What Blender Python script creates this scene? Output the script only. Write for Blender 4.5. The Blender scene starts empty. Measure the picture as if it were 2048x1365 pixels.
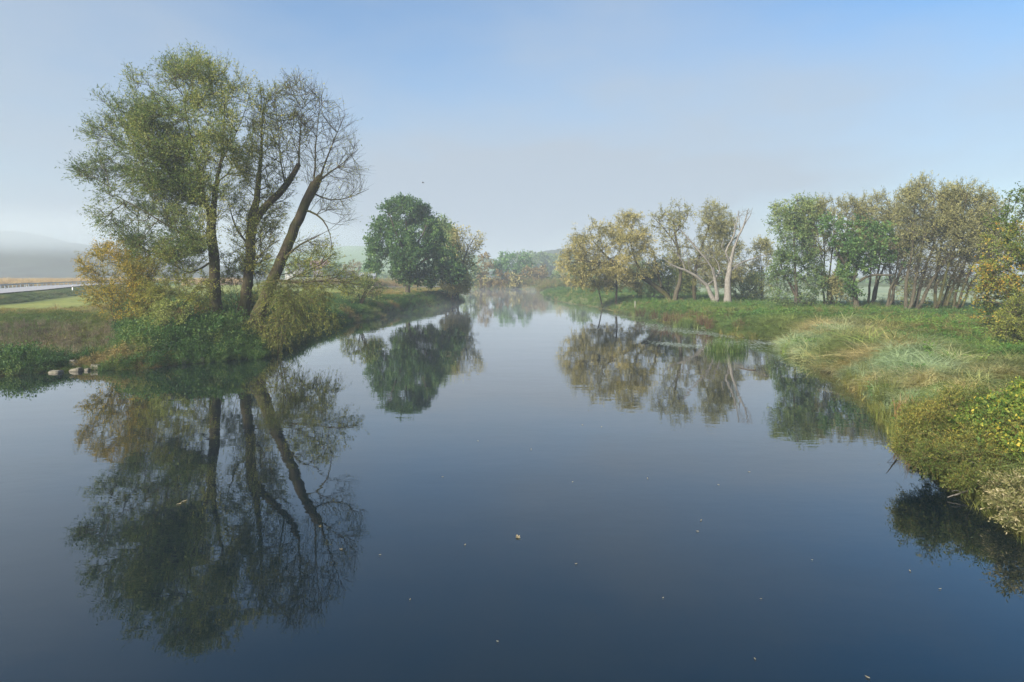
import bpy, math, random
import numpy as np
rng = np.random.default_rng(7)
random.seed(7)
S = bpy.context.scene
COL = S.collection
R = math.radians

# ------------------------------------------------------------------ camera, sky, sun, exposure
F, YH, H = 1200.0, 548.0, 6.0          # focal length in photo pixels, horizon row, eye height above the water
cam_d = bpy.data.cameras.new('camera'); cam = bpy.data.objects.new('camera', cam_d); COL.objects.link(cam)
cam.location = (0, 0, H); cam.rotation_euler = (R(90), 0, 0)
cam_d.sensor_width = 36; cam_d.lens = 36 * F / 2048
cam_d.shift_y = -(682.5 - YH) / 2048
cam_d.clip_start = .1; cam_d.clip_end = 9000
S.camera = cam
SUN_AZ, SUN_EL = R(-138), R(27)        # azimuth from +Y (view direction) towards +X
sd = bpy.data.lights.new('sun', 'SUN'); sd.energy = 4.6; sd.angle = R(5.0); sd.color = (1, .90, .74)
sun = bpy.data.objects.new('sun', sd); COL.objects.link(sun)
sun.rotation_euler = (R(90) - SUN_EL, 0, math.pi - SUN_AZ)   # lamp's +Z points at the sun

w = bpy.data.worlds.new('World'); S.world = w; w.use_nodes = True
nt = w.node_tree; N = nt.nodes; L = nt.links
for n in list(N): N.remove(n)
out = N.new('ShaderNodeOutputWorld'); bg = N.new('ShaderNodeBackground'); L.new(bg.outputs[0], out.inputs[0])
sky = N.new('ShaderNodeTexSky'); sky.sky_type = 'NISHITA'; sky.sun_disc = False
sky.sun_elevation = SUN_EL; sky.sun_rotation = SUN_AZ; sky.air_density = 1.0; sky.dust_density = 1.2; sky.ozone_density = 1.5
bg.inputs[1].default_value = 0.12
tc = N.new('ShaderNodeTexCoord'); sp = N.new('ShaderNodeSeparateXYZ'); L.new(tc.outputs['Generated'], sp.inputs[0])
mp = N.new('ShaderNodeMapping'); mp.inputs['Rotation'].default_value = (0.1, 0.45, 0.3); mp.inputs['Scale'].default_value = (1.0, .8, 2.6)
L.new(tc.outputs['Generated'], mp.inputs[0])
no = N.new('ShaderNodeTexNoise'); no.inputs['Scale'].default_value = 1.7; no.inputs['Detail'].default_value = 4; no.inputs['Roughness'].default_value = .5
L.new(mp.outputs[0], no.inputs[0])
rp = N.new('ShaderNodeValToRGB'); L.new(sp.outputs[2], rp.inputs[0])        # veil thins with elevation
e = rp.color_ramp.elements; e[0].position = 0; e[0].color = (.97,)*3 + (1,); e[1].position = .75; e[1].color = (.08,)*3 + (1,)
e2 = rp.color_ramp.elements.new(.17); e2.color = (.86,)*3 + (1,); e2 = rp.color_ramp.elements.new(.41); e2.color = (.34,)*3 + (1,)
def wm(op, a, b):
    m = N.new('ShaderNodeMath'); m.operation = op; m.use_clamp = False
    for i, v in enumerate((a, b)):
        if isinstance(v, (int, float)): m.inputs[i].default_value = v
        else: L.new(v, m.inputs[i])
    return m.outputs[0]
veil = wm('ADD', rp.outputs[0], wm('MULTIPLY', wm('SUBTRACT', no.outputs[0], .5), 1.5))
veil = wm('ADD', veil, wm('MULTIPLY', sp.outputs[0], -.20))     # thicker mist towards the sun side
veil = wm('MINIMUM', wm('MAXIMUM', veil, 0.02), .97)
mx = N.new('ShaderNodeMix'); mx.data_type = 'RGBA'
L.new(veil, mx.inputs[0]); L.new(mx.outputs[2], bg.inputs[0])
hs = N.new('ShaderNodeHueSaturation'); hs.inputs['Saturation'].default_value = 1.38; hs.inputs['Value'].default_value = .80
L.new(sky.outputs[0], hs.inputs['Color']); L.new(hs.outputs[0], mx.inputs[6])
mx.inputs[7].default_value = (1.86, 2.16, 2.52, 1)                     # thin mist lit by the sun
S.view_settings.view_transform = 'Standard'; S.view_settings.look = 'None'
S.view_settings.gamma = 1; S.view_settings.use_curve_mapping = False; S.view_settings.exposure = 1.15
cy = S.cycles; cy.max_bounces = 6; cy.diffuse_bounces = 4; cy.glossy_bounces = 3; cy.transmission_bounces = 3
cy.volume_bounces = 4; cy.transparent_max_bounces = 12; cy.use_denoising = True; cy.caustics_reflective = False

# ------------------------------------------------------------------ helpers
def P(px, py, Y): return np.array([(px - 1024) / F * Y, Y, H - (py - YH) / F * Y])
def G(px, py, z=0.0):
    Y = F * (H - z) / (py - YH); return np.array([(px - 1024) / F * Y, Y, z])
def tag(o, label=None, cat=None, group=None, kind=None):
    if label: o['label'] = label
    if cat: o['category'] = cat
    if group: o['group'] = group
    if kind: o['kind'] = kind
    return o
def empty(name, loc):
    o = bpy.data.objects.new(name, None); COL.objects.link(o); o.location = [float(v) for v in loc]; o.empty_display_size = .3; return o
def mesh(name, v, f, mats, mi=None, tint=None, smooth=False, cols=None):
    """f: (n,k) int array, one face size, or a list of such arrays"""
    fs = f if isinstance(f, list) and isinstance(f[0], np.ndarray) and f[0].ndim == 2 else [f]
    fs = [np.asarray(x, np.int32) for x in fs if len(x)]
    me = bpy.data.meshes.new(name); v = np.asarray(v, np.float32)
    me.vertices.add(len(v)); me.vertices.foreach_set('co', v.ravel())
    tot = np.concatenate([np.full(len(x), x.shape[1], np.int32) for x in fs]); lo = np.concatenate([x.ravel() for x in fs])
    me.loops.add(len(lo)); me.loops.foreach_set('vertex_index', lo)
    me.polygons.add(len(tot)); st = np.zeros(len(tot), np.int32); st[1:] = np.cumsum(tot)[:-1]
    me.polygons.foreach_set('loop_start', st)
    for m in (mats if isinstance(mats, (list, tuple)) else [mats]): me.materials.append(m)
    if mi is not None: me.polygons.foreach_set('material_index', np.asarray(mi, np.int32))
    me.polygons.foreach_set('use_smooth', np.full(len(tot), smooth))
    me.update(calc_edges=True)
    if tint is not None:
        a = me.attributes.new('tint', 'FLOAT', 'FACE'); a.data.foreach_set('value', np.asarray(tint, np.float32))
    if cols is not None:
        a = me.attributes.new('gcol', 'FLOAT_COLOR', 'POINT')
        c = np.ones((len(v), 4), np.float32); c[:, :3] = cols; a.data.foreach_set('color', c.ravel())
    return me
def obj(name, me, parent=None):
    o = bpy.data.objects.new(name, me); COL.objects.link(o)
    if parent is not None:
        o.parent = parent; o.matrix_parent_inverse.identity()
        o.location = -np.array(parent.location) if True else (0, 0, 0)
    return o
def nrm(v): return v / np.maximum(np.linalg.norm(v, axis=-1, keepdims=True), 1e-9)
def catmull(p, step):
    p = np.asarray(p, float)
    if len(p) == 2: n = max(1, int(np.linalg.norm(p[1, :3] - p[0, :3]) / step)); t = np.linspace(0, 1, n + 1)[:, None]; return p[0] * (1 - t) + p[1] * t
    q = np.vstack([2 * p[0] - p[1], p, 2 * p[-1] - p[-2]]); o = []
    for i in range(1, len(q) - 2):
        n = max(1, int(np.linalg.norm(q[i + 1, :3] - q[i, :3]) / step)); t = np.linspace(0, 1, n, endpoint=False)[:, None]
        o.append(.5 * (2 * q[i] + (q[i + 1] - q[i - 1]) * t + (2 * q[i - 1] - 5 * q[i] + 4 * q[i + 1] - q[i + 2]) * t**2 + (3 * q[i] - q[i - 1] - 3 * q[i + 1] + q[i + 2]) * t**3))
    o.append(p[-1:]); return np.vstack(o)
def seg_dist(pts, poly, closed=True):
    d = np.full(len(pts), 1e9); n = len(poly)
    for i in range(n if closed else n - 1):
        a, b = poly[i], poly[(i + 1) % n]; ab = b - a
        t = np.clip(((pts - a) @ ab) / max(ab @ ab, 1e-9), 0, 1); d = np.minimum(d, np.hypot(*(pts - a - t[:, None] * ab).T))
    return d
def inside(pts, poly):
    r = np.zeros(len(pts), bool); n = len(poly)
    for i in range(n):
        (x1, y1), (x2, y2) = poly[i], poly[(i + 1) % n]
        if y1 == y2: continue
        c = ((y1 > pts[:, 1]) != (y2 > pts[:, 1])) & (pts[:, 0] < (x2 - x1) * (pts[:, 1] - y1) / (y2 - y1) + x1); r ^= c
    return r
def sstep(x): x = np.clip(x, 0, 1); return x * x * (3 - 2 * x)
_ph = rng.uniform(0, 6.28, (40, 3)); _k = rng.normal(0, 1, (40, 2))
def vnoise(x, y, s, seed=0):
    o = 0
    for i in range(8):
        k = _k[(i + seed * 5) % 40]; o = o + np.sin((x * k[0] + y * k[1]) / s * 2.2 + _ph[(i * 3 + seed) % 40, 0])
    return o / 4.0

# ------------------------------------------------------------------ materials
def mat(name):
    m = bpy.data.materials.new(name); m.use_nodes = True; n = m.node_tree.nodes; l = m.node_tree.links; b = n['Principled BSDF']; return m, n, l, b
def mixrgb(n, l, f, a, b, mode='MIX'):
    x = n.new('ShaderNodeMix'); x.data_type = 'RGBA'; x.blend_type = mode
    for s, v in ((x.inputs[0], f), (x.inputs[6], a), (x.inputs[7], b)):
        if isinstance(v, (int, float)): s.default_value = v
        elif isinstance(v, tuple): s.default_value = v + (1,) if len(v) == 3 else v
        else: l.new(v, s)
    return x.outputs[2]
def noise(n, l, scale, detail=3, vec=None, rough=.55):
    t = n.new('ShaderNodeTexNoise'); t.inputs['Scale'].default_value = scale; t.inputs['Detail'].default_value = detail; t.inputs['Roughness'].default_value = rough
    if vec is None:
        g = n.new('ShaderNodeNewGeometry'); vec = g.outputs['Position']
    l.new(vec, t.inputs['Vector']); return t.outputs[0]
def ramp(n, l, fac, stops):
    r = n.new('ShaderNodeValToRGB'); l.new(fac, r.inputs[0]); e = r.color_ramp.elements
    while len(e) < len(stops): e.new(.5)
    for i, (p, c) in enumerate(stops): e[i].position = p; e[i].color = tuple(c) + (1,)
    return r.outputs[0]
def leafy_shader(m, n, l, b, color, trans=.38, rough=.55):
    b.inputs['Roughness'].default_value = rough; b.inputs['Specular IOR Level'].default_value = .25
    l.new(color, b.inputs['Base Color'])
    t = n.new('ShaderNodeBsdfTranslucent'); l.new(mixrgb(n, l, 1.0, color, (1.15, 1.2, .6), 'MULTIPLY'), t.inputs[0])
    mx = n.new('ShaderNodeMixShader'); mx.inputs[0].default_value = trans
    l.new(b.outputs[0], mx.inputs[1]); l.new(t.outputs[0], mx.inputs[2]); l.new(mx.outputs[0], n['Material Output'].inputs[0])
def leaf_mat(name, cols, trans=.38):
    m, n, l, b = mat(name); a = n.new('ShaderNodeAttribute'); a.attribute_name = 'tint'
    k = len(cols); c = ramp(n, l, a.outputs['Fac'], [(i / (k - 1), tuple(min(.8, v * 1.5) for v in c)) for i, c in enumerate(cols)])
    leafy_shader(m, n, l, b, c, trans); return m
def inst_mat(name, trans=.35):
    m, n, l, b = mat(name); a = n.new('ShaderNodeAttribute'); a.attribute_name = 'col'; a.attribute_type = 'INSTANCER'
    t = n.new('ShaderNodeAttribute'); t.attribute_name = 'tint'
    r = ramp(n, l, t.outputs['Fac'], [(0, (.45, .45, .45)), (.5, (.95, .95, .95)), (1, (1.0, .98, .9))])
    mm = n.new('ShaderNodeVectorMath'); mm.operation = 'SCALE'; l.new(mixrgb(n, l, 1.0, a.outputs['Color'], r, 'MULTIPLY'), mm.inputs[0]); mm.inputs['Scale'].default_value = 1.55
    leafy_shader(m, n, l, b, mm.outputs[0], trans); return m
def bark_mat(name, c1, c2, c3=None, scale=3.0):
    m, n, l, b = mat(name); g = n.new('ShaderNodeNewGeometry'); mp = n.new('ShaderNodeMapping'); mp.inputs['Scale'].default_value = (4, 4, .7)
    l.new(g.outputs['Position'], mp.inputs[0]); f = noise(n, l, scale, 5, mp.outputs[0], .65)
    c = ramp(n, l, f, [(.3, c1), (.7, c2)])
    if c3: c = mixrgb(n, l, ramp(n, l, noise(n, l, .9, 3), [(.42, (0, 0, 0)), (.62, (1, 1, 1))]), c, c3)
    l.new(c, b.inputs['Base Color']); b.inputs['Roughness'].default_value = .95; b.inputs['Specular IOR Level'].default_value = .1
    bp = n.new('ShaderNodeBump'); bp.inputs['Strength'].default_value = .9; bp.inputs['Distance'].default_value = .08; l.new(f, bp.inputs['Height']); l.new(bp.outputs[0], b.inputs['Normal']); return m
def plain(name, c, rough=.8, metal=0, var=.15, scale=2.0):
    m, n, l, b = mat(name); f = noise(n, l, scale, 4)
    l.new(ramp(n, l, f, [(.3, tuple(x * (1 - var) for x in c)), (.7, tuple(x * (1 + var) for x in c))]), b.inputs['Base Color'])
    b.inputs['Roughness'].default_value = rough; b.inputs['Metallic'].default_value = metal; return m

BARK = bark_mat('bark_moss', (.026, .021, .014), (.095, .078, .052), (.06, .063, .022))
BARK_G = bark_mat('bark_grey', (.038, .035, .025), (.12, .108, .078), None)
BARK_D = bark_mat('bark_dark', (.035, .03, .024), (.11, .095, .075))
BARK_P = bark_mat('bark_dead', (.10, .093, .085), (.30, .29, .265), None)
BARK_Y = bark_mat('bark_olive', (.07, .065, .025), (.17, .15, .06))

# ------------------------------------------------------------------ river and ground
left_px = [(0, 748), (60, 747), (110, 742), (180, 740), (250, 738), (310, 734), (360, 728), (440, 722), (520, 716), (556, 700), (580, 686), (610, 670), (660, 655), (700, 647), (740, 640), (800, 628), (860, 618), (905, 610), (927, 605)]
right_px = [(1075, 584), (1095, 600), (1140, 608), (1180, 613), (1240, 626), (1300, 638), (1360, 650), (1420, 660), (1450, 670), (1500, 677), (1555, 682), (1572, 703), (1620, 724), (1680, 752), (1730, 790), (1775, 835), (1795, 870), (1815, 905), (1850, 935), (1900, 965), (1975, 1010), (2048, 1065)]
river = [(-160, -60), (-160, 18), (-70, 31)] + [tuple(G(*p)[:2]) for p in left_px] + [(-12.6, 160), (-17, 185), (-30, 210), (-60, 226), (-60, 262)]
river += [(-24, 250), (-16, 243), (-5, 236), (4, 232), (14, 226), (40, 224), (40, 206), (20, 205)] + [tuple(G(*p)[:2]) for p in right_px] + [(11.6, 11), (11.2, 6), (11, -60)]
river = np.array(river)
road_c = catmull([(-50, 5, 0), (-58, 34, 0), (-68, 64, 0), (-83, 98, 0), (-104, 142, 0), (-118, 200, 0), (-120, 280, 0), (-100, 380, 0)], 4.0)[:, :2]
def river_sd(x, y):
    p = np.c_[x, y]; return seg_dist(p, river) * np.where(inside(p, river), -1, 1)
def ground_z(x, y, sd=None):
    x = np.asarray(x, float); y = np.asarray(y, float)
    if sd is None: sd = river_sd(x, y)
    left = (x < 0) & (y < 200)
    edge = np.interp(y, [0, 160, 190, 230, 400], [0, 0, -25, -25, -25]); left = x < edge
    far = y > 203
    wl = np.interp(x, [-60, -31, -24, -20, 0], [24, 20, 7, 4.5, 4])
    zl = 2.45 * sstep((sd + .0) / wl) ** .8
    zl = zl + np.clip(y - 170, 0, 400) * .011 * sstep((-x - 30) / 40)
    rd = seg_dist(np.c_[x, y], road_c, False); zl = zl + (3.2 - 2.45) * sstep((9.2 - rd) / 3.0) * (x < -30)
    wr = np.interp(y, [0, 40, 60, 100], [3.2, 3.0, 5, 6])
    zr = 1.35 * sstep(sd / wr) ** .7 + .30 * vnoise(x, y, 5.5, 2) * sstep((sd - .5) / 3) * sstep((75 - y) / 30) + .12 * vnoise(x, y, 2.1, 3) * sstep(sd / 2) * sstep((60 - y) / 30)
    zf = 1.8 * sstep(sd / 4)
    z = np.where(far, zf, np.where(left, zl, zr))
    z = z - .25 * (left & (y > 60) & (sd > 0)) * sstep((y - 60) / 20)
    z = np.where(sd < 0, np.maximum(-1.4, sd * .6) - .02, z)
    return z
# polar sheet round the bridge, cells growing with distance, out to the horizon
ang = np.concatenate([np.linspace(-180, -52, 40, endpoint=False), np.linspace(-52, 52, 420, endpoint=False), np.linspace(52, 180, 40, endpoint=False)])
rad = np.concatenate([[2.0], np.geomspace(6, 420, 260), np.geomspace(450, 6000, 30)])
A_, R_ = np.meshgrid(np.radians(ang), rad); gx = (R_ * np.sin(A_)).ravel(); gy = (R_ * np.cos(A_)).ravel()
gsd = river_sd(gx, gy); gz = ground_z(gx, gy, gsd)
def ground_cols(x, y, sd):
    n1 = vnoise(x, y, 9, 1)[:, None]; n2 = vnoise(x, y, 3, 4)[:, None]
    c = np.zeros((len(x), 3)) + (.085, .12, .035)
    edge = np.interp(y, [0, 160, 190, 230, 400], [0, 0, -25, -25, -25]); left = x < edge
    lerp = lambda a, b, t: a * (1 - t) + b * t
    mown = np.array([.22, .26, .075]); bankc = lerp(np.array([.06, .075, .025]), np.array([.10, .075, .045]), sstep(n2 * .5 + .5)); 
    wl = np.interp(x, [-60, -31, -24, -20, 0], [24, 20, 7, 4.5, 4])
    lc = lerp(bankc, mown + n1 * .02, sstep((sd - wl - 1) / 2)[:, None])
    rd = seg_dist(np.c_[x, y], road_c, False)
    lc = lerp(lc, np.array([.10, .135, .045]), sstep((12 - rd) / 3)[:, None])
    lc = lerp(lc, np.array([.13, .22, .09]), (sstep((-(x) - 100) / 8) * sstep((y - 120) / 30))[:, None])
    tan = sstep(1 - np.abs(sd - 13) / 5) * sstep((y - 95) / 20) * (x > -40); lc = lerp(lc, np.array([.30, .24, .09]), tan[:, None])
    rc = lerp(np.array([.075, .13, .035]), np.array([.14, .16, .06]), sstep(n1 * .5 + .5))
    rc = lerp(rc, np.array([.26, .33, .24]), (sstep((y - 92) / 8) * sstep((x - 40) / 10))[:, None])
    c = np.where(left[:, None], lc, rc); c = np.where((y > 203)[:, None], np.array([.10, .13, .05]), c)
    return np.where(sd[:, None] < .1, np.array([.05, .04, .025]), c)
nr, na = len(rad), len(ang); I = np.arange(nr * na).reshape(nr, na); J = np.roll(I, -1, 1)
gf = np.stack([I[:-1], I[1:], J[1:], J[:-1]], -1).reshape(-1, 4)
gm, n, l, b = mat('ground_soil_grass'); a = n.new('ShaderNodeAttribute'); a.attribute_name = 'gcol'
f1 = noise(n, l, 1.3, 6, None, .7); f2 = noise(n, l, .09, 4)
c = mixrgb(n, l, 1.0, a.outputs['Color'], ramp(n, l, f1, [(.3, (.6, .6, .6)), (.7, (1.25, 1.2, 1.1))]), 'MULTIPLY')
c = mixrgb(n, l, 1.0, c, ramp(n, l, f2, [(.35, (.82, .88, .85)), (.65, (1.12, 1.06, .95))]), 'MULTIPLY')
l.new(c, b.inputs['Base Color']); b.inputs['Roughness'].default_value = 1; b.inputs['Specular IOR Level'].default_value = .1
bp = n.new('ShaderNodeBump'); bp.inputs['Distance'].default_value = .15; l.new(f1, bp.inputs['Height']); l.new(bp.outputs[0], b.inputs['Normal'])
tag(obj('ground', mesh('ground', np.c_[gx, gy, gz], gf, gm, smooth=True, cols=ground_cols(gx, gy, gsd))), kind='structure')

wmt, n, l, b = mat('river_water'); b.inputs['Base Color'].default_value = (.002, .008, .012, 1); b.inputs['Roughness'].default_value = .012
b.inputs['IOR'].default_value = 1.33; b.inputs['Coat Weight'].default_value = 1; b.inputs['Coat IOR'].default_value = 1.33; b.inputs['Coat Roughness'].default_value = .012
g = n.new('ShaderNodeNewGeometry'); mpn = n.new('ShaderNodeMapping'); mpn.inputs['Scale'].default_value = (.8, 1.6, 1); l.new(g.outputs['Position'], mpn.inputs[0])
f = noise(n, l, 1.4, 2, mpn.outputs[0]); f2 = noise(n, l, .16, 2, mpn.outputs[0])
msk = ramp(n, l, noise(n, l, .05, 2), [(.38, (.25,)*3), (.62, (1,)*3)])
hgt = mixrgb(n, l, 1.0, f, msk, 'MULTIPLY')
bp = n.new('ShaderNodeBump'); bp.inputs['Distance'].default_value = .0035; bp.inputs['Strength'].default_value = 1; l.new(hgt, bp.inputs['Height'])
bp2 = n.new('ShaderNodeBump'); bp2.inputs['Distance'].default_value = .012; l.new(f2, bp2.inputs['Height']); l.new(bp.outputs[0], bp2.inputs['Normal']); l.new(bp2.outputs[0], b.inputs['Normal']); l.new(bp2.outputs[0], b.inputs['Coat Normal'])
tag(obj('river_water', mesh('river_water', [(-165, -62, 0), (60, -62, 0), (60, 268, 0), (-165, 268, 0)], [[0, 1, 2, 3]], wmt)), kind='structure')

def strip(name, c, w0, w1, z, m, zf=None):
    t = nrm(np.gradient(c, axis=0)); nn = np.c_[t[:, 1], -t[:, 0]]
    a = c + nn * w0; b = c + nn * w1; k = len(c)
    za = z if zf is None else zf(a[:, 0], a[:, 1]) + z; zb = z if zf is None else zf(b[:, 0], b[:, 1]) + z
    v = np.vstack([np.c_[a, np.zeros(k) + za], np.c_[b, np.zeros(k) + zb]]); i = np.arange(k - 1)
    return tag(obj(name, mesh(name, v, np.c_[i, i + 1, i + 1 + k, i + k], m)), kind='structure')
ASPH = plain('asphalt', (.30, .30, .31), .8, 0, .12, 1.2); PAINT = plain('road_paint', (.75, .75, .73), .6, 0, .05)
road_o = strip('road', road_c, -4.6, 4.2, 3.27, ASPH)
for w0 in (-4.4, 3.85): strip('road_edge_line', road_c, w0, w0 + .15, 3.275, PAINT)
path_c = catmull([(-75, 176, 0), (-50, 163, 0), (-34, 157, 0), (-24, 158, 0), (-16, 168, 0)], 3.)[:, :2]
strip('path', path_c, -1.9, 1.9, .35, plain('path_asphalt', (.16, .155, .16)), lambda x, y: ground_z(x, y))

# hills behind
def hill(name, cx, cy, rx, ry, h, m, n_=70, seed=0, rough=.06):
    u = np.linspace(-1, 1, n_); U, V = np.meshgrid(u, u); r = np.hypot(U, V)
    z = h * sstep(1 - r) * (1 + .25 * vnoise(U * rx, V * ry, rx * .35, seed)) + h * rough * vnoise(U * rx, V * ry, rx * .06, seed + 1) * sstep((1 - r) * 3) + 1.0 - 4 * (r > .98)
    i = np.arange(n_ * n_).reshape(n_, n_)
    fq = np.stack([i[:-1, :-1], i[:-1, 1:], i[1:, 1:], i[1:, :-1]], -1).reshape(-1, 4)
    return tag(obj(name, mesh(name, np.c_[(cx + U * rx).ravel(), (cy + V * ry).ravel(), z.ravel()], fq, m, smooth=True)), kind='structure')
FOREST = plain('hill_forest', (.03, .045, .035), 1, 0, .5, .06); MEADOWH = plain('hill_meadow', (.12, .20, .08), 1, 0, .25, .012)
hill('wooded_hill', -440, 480, 330, 170, 31, FOREST, seed=1)
hill('meadow_hill', -150, 640, 260, 190, 34, MEADOWH, seed=3, rough=.01)
hill('wooded_hill', 50, 560, 110, 90, 26, FOREST, seed=2)

# ------------------------------------------------------------------ plants: skeleton growing, tubes, leaves
def grow(limbs, attrs, a=.6, b=.35, step=.6, up=.0, tan=.45, seed=0):
    rg = np.random.default_rng(seed)
    pos, par, rad_, dr, pl = [], [], [], [], []
    for lb in limbs:
        q = catmull(lb, step)
        q[1:-1, :3] += rg.normal(0, .035, (len(q) - 2, 3)) * np.minimum(1, q[1:-1, 3:4] * 6)
        start = -1
        if pos:
            d = np.linalg.norm(np.array(pos) - q[0, :3], axis=1); k = int(d.argmin())
            if d[k] < 1.6: start = k
        for i, r in enumerate(q):
            if i == 0 and start >= 0: prev = start; continue
            pr = (start if start >= 0 else -1) if i == 0 else prev
            dd = (q[min(i + 1, len(q) - 1), :3] - q[max(i - 1, 0), :3]); dd = dd / max(np.linalg.norm(dd), 1e-6)
            pos.append(r[:3]); par.append(pr); rad_.append(r[3]); dr.append(dd); prev = len(pos) - 1
            pl.append(0 if pr < 0 else pl[pr] + np.linalg.norm(r[:3] - pos[pr]) * .35)
    nl = len(pos); cap = nl + len(attrs) * 24 + 10
    PP = np.zeros((cap, 3)); DD = np.zeros((cap, 3)); PL = np.zeros(cap); PA = np.full(cap, -1); RR = np.zeros(cap)
    PP[:nl] = pos; DD[:nl] = dr; PL[:nl] = pl; PA[:nl] = par; RR[:nl] = rad_
    ok = np.ones(cap, bool); ok[:nl] = False                          # low trunk does not sprout
    z0 = PP[:nl, 2].min(); zt = PP[:nl, 2].max(); ok[:nl] = PP[:nl, 2] > z0 + .18 * (zt - z0)
    n_ = nl; dm = np.array([np.linalg.norm(PP[:nl] - p, axis=1).min() for p in attrs]); tips = []
    for k in np.argsort(dm + rg.uniform(0, .5, len(dm))):
        p = attrs[k]; v = p - PP[:n_]; d = np.linalg.norm(v, axis=1) + 1e-6
        cs = (v * DD[:n_]).sum(1) / d
        cost = d * (1 + a * (1 - cs)) + b * PL[:n_] + (~ok[:n_]) * 50
        q = int(cost.argmin()); dq = d[q]; m_ = max(1, min(20, int(dq / step)))
        t = np.linspace(0, 1, m_ + 1)[1:, None]; T0 = DD[q] * dq * tan; T1 = (v[q] / dq + np.array([0, 0, up])) * dq * .6
        h = (2*t**3 - 3*t**2 + 1) * PP[q] + (t**3 - 2*t**2 + t) * T0 + (-2*t**3 + 3*t**2) * p + (t**3 - t**2) * T1
        h[:-1] += rg.normal(0, .03, (m_ - 1, 3)) * min(1.5, dq * .5)
        idx = np.arange(n_, n_ + m_); PP[idx] = h; PA[idx] = np.r_[q, idx[:-1]]
        prev = np.vstack([PP[q], h[:-1]]); DD[idx] = nrm(h - prev); PL[idx] = PL[q] + np.cumsum(np.linalg.norm(h - prev, axis=1)); n_ += m_; tips.append(n_ - 1)
    return PP[:n_], DD[:n_], PA[:n_], RR[:n_], nl, np.array(tips, int), ok[:n_]
def pipe(PA, RR, nl, rt=.014, p=2.35):
    n_ = len(PA); acc = np.zeros(n_); r = np.zeros(n_)
    for i in range(n_ - 1, -1, -1):
        r[i] = max(acc[i] ** (1 / p) if acc[i] else rt, RR[i] if i < nl else 0)
        if i >= nl and PA[i] >= 0: acc[PA[i]] += r[i] ** p
        elif i < nl: r[i] = RR[i] if RR[i] > 0 else r[i]
    for i in range(nl, n_):
        if PA[i] >= 0: r[i] = min(r[i], r[PA[i]] * .98)
    return r
REF = np.array([.28, .95, .12]); REF /= np.linalg.norm(REF)
def tubes(P0, P1, D0, D1, r0, r1, ns):
    def ring(p, d, r):
        u = nrm(np.cross(np.broadcast_to(REF, d.shape), d)); v = np.cross(d, u); t = np.arange(ns) / ns * 2 * np.pi
        return p[:, None] + r[:, None, None] * (np.cos(t)[None, :, None] * u[:, None] + np.sin(t)[None, :, None] * v[:, None])
    v = np.concatenate([ring(P0, D0, r0), ring(P1, D1, r1)], 1); m_ = len(P0)
    j = np.arange(ns); f = np.stack([j, (j + 1) % ns, (j + 1) % ns + ns, j + ns], -1)
    return v.reshape(-1, 3), (np.arange(m_)[:, None, None] * 2 * ns + f).reshape(-1, 4)
def wood_mesh(PP, DD, PA, r, rmin=0):
    i = np.where((PA >= 0) & (r >= rmin))[0]; p = PA[i]
    order = np.argsort(-r[i]); main = np.zeros(len(PP), bool); seen = set()
    for k in order:
        if p[k] not in seen: seen.add(int(p[k])); main[i[k]] = True
    mn = main[i]; D0 = np.where(mn[:, None], DD[p], DD[i]); r0 = np.where(mn, np.minimum(r[p], r[i] * 1.6), np.minimum(r[p], r[i] * 1.15))
    V, Fc, off = [], [], 0
    for lo, hi, ns in ((.16, 99, 10), (.05, .16, 6), (.022, .05, 4), (0, .022, 3)):
        s = (r[i] >= lo) & (r[i] < hi)
        if s.any():
            v, f = tubes(PP[p[s]], PP[i[s]], D0[s], DD[i[s]], r0[s], r[i[s]], ns); V.append(v); Fc.append(f + off); off += len(v)
    return (np.vstack(V), np.vstack(Fc)) if V else (np.zeros((0, 3)), np.zeros((0, 4), int))
def leaves(C, D, Lf, Wf, rg, jit=.7):
    n_ = len(C); d = nrm(D + rg.normal(0, jit, (n_, 3))); s = nrm(np.cross(d, rg.normal(0, 1, (n_, 3))))
    Lr = (Lf * rg.uniform(.6, 1.3, n_))[:, None]; Wr = (Wf * rg.uniform(.6, 1.3, n_))[:, None]
    v = np.stack([C, C + d * Lr * .5 + s * Wr * .5, C + d * Lr, C + d * Lr * .5 - s * Wr * .5], 1).reshape(-1, 3)
    return v, np.arange(n_ * 4).reshape(-1, 4)
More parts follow.
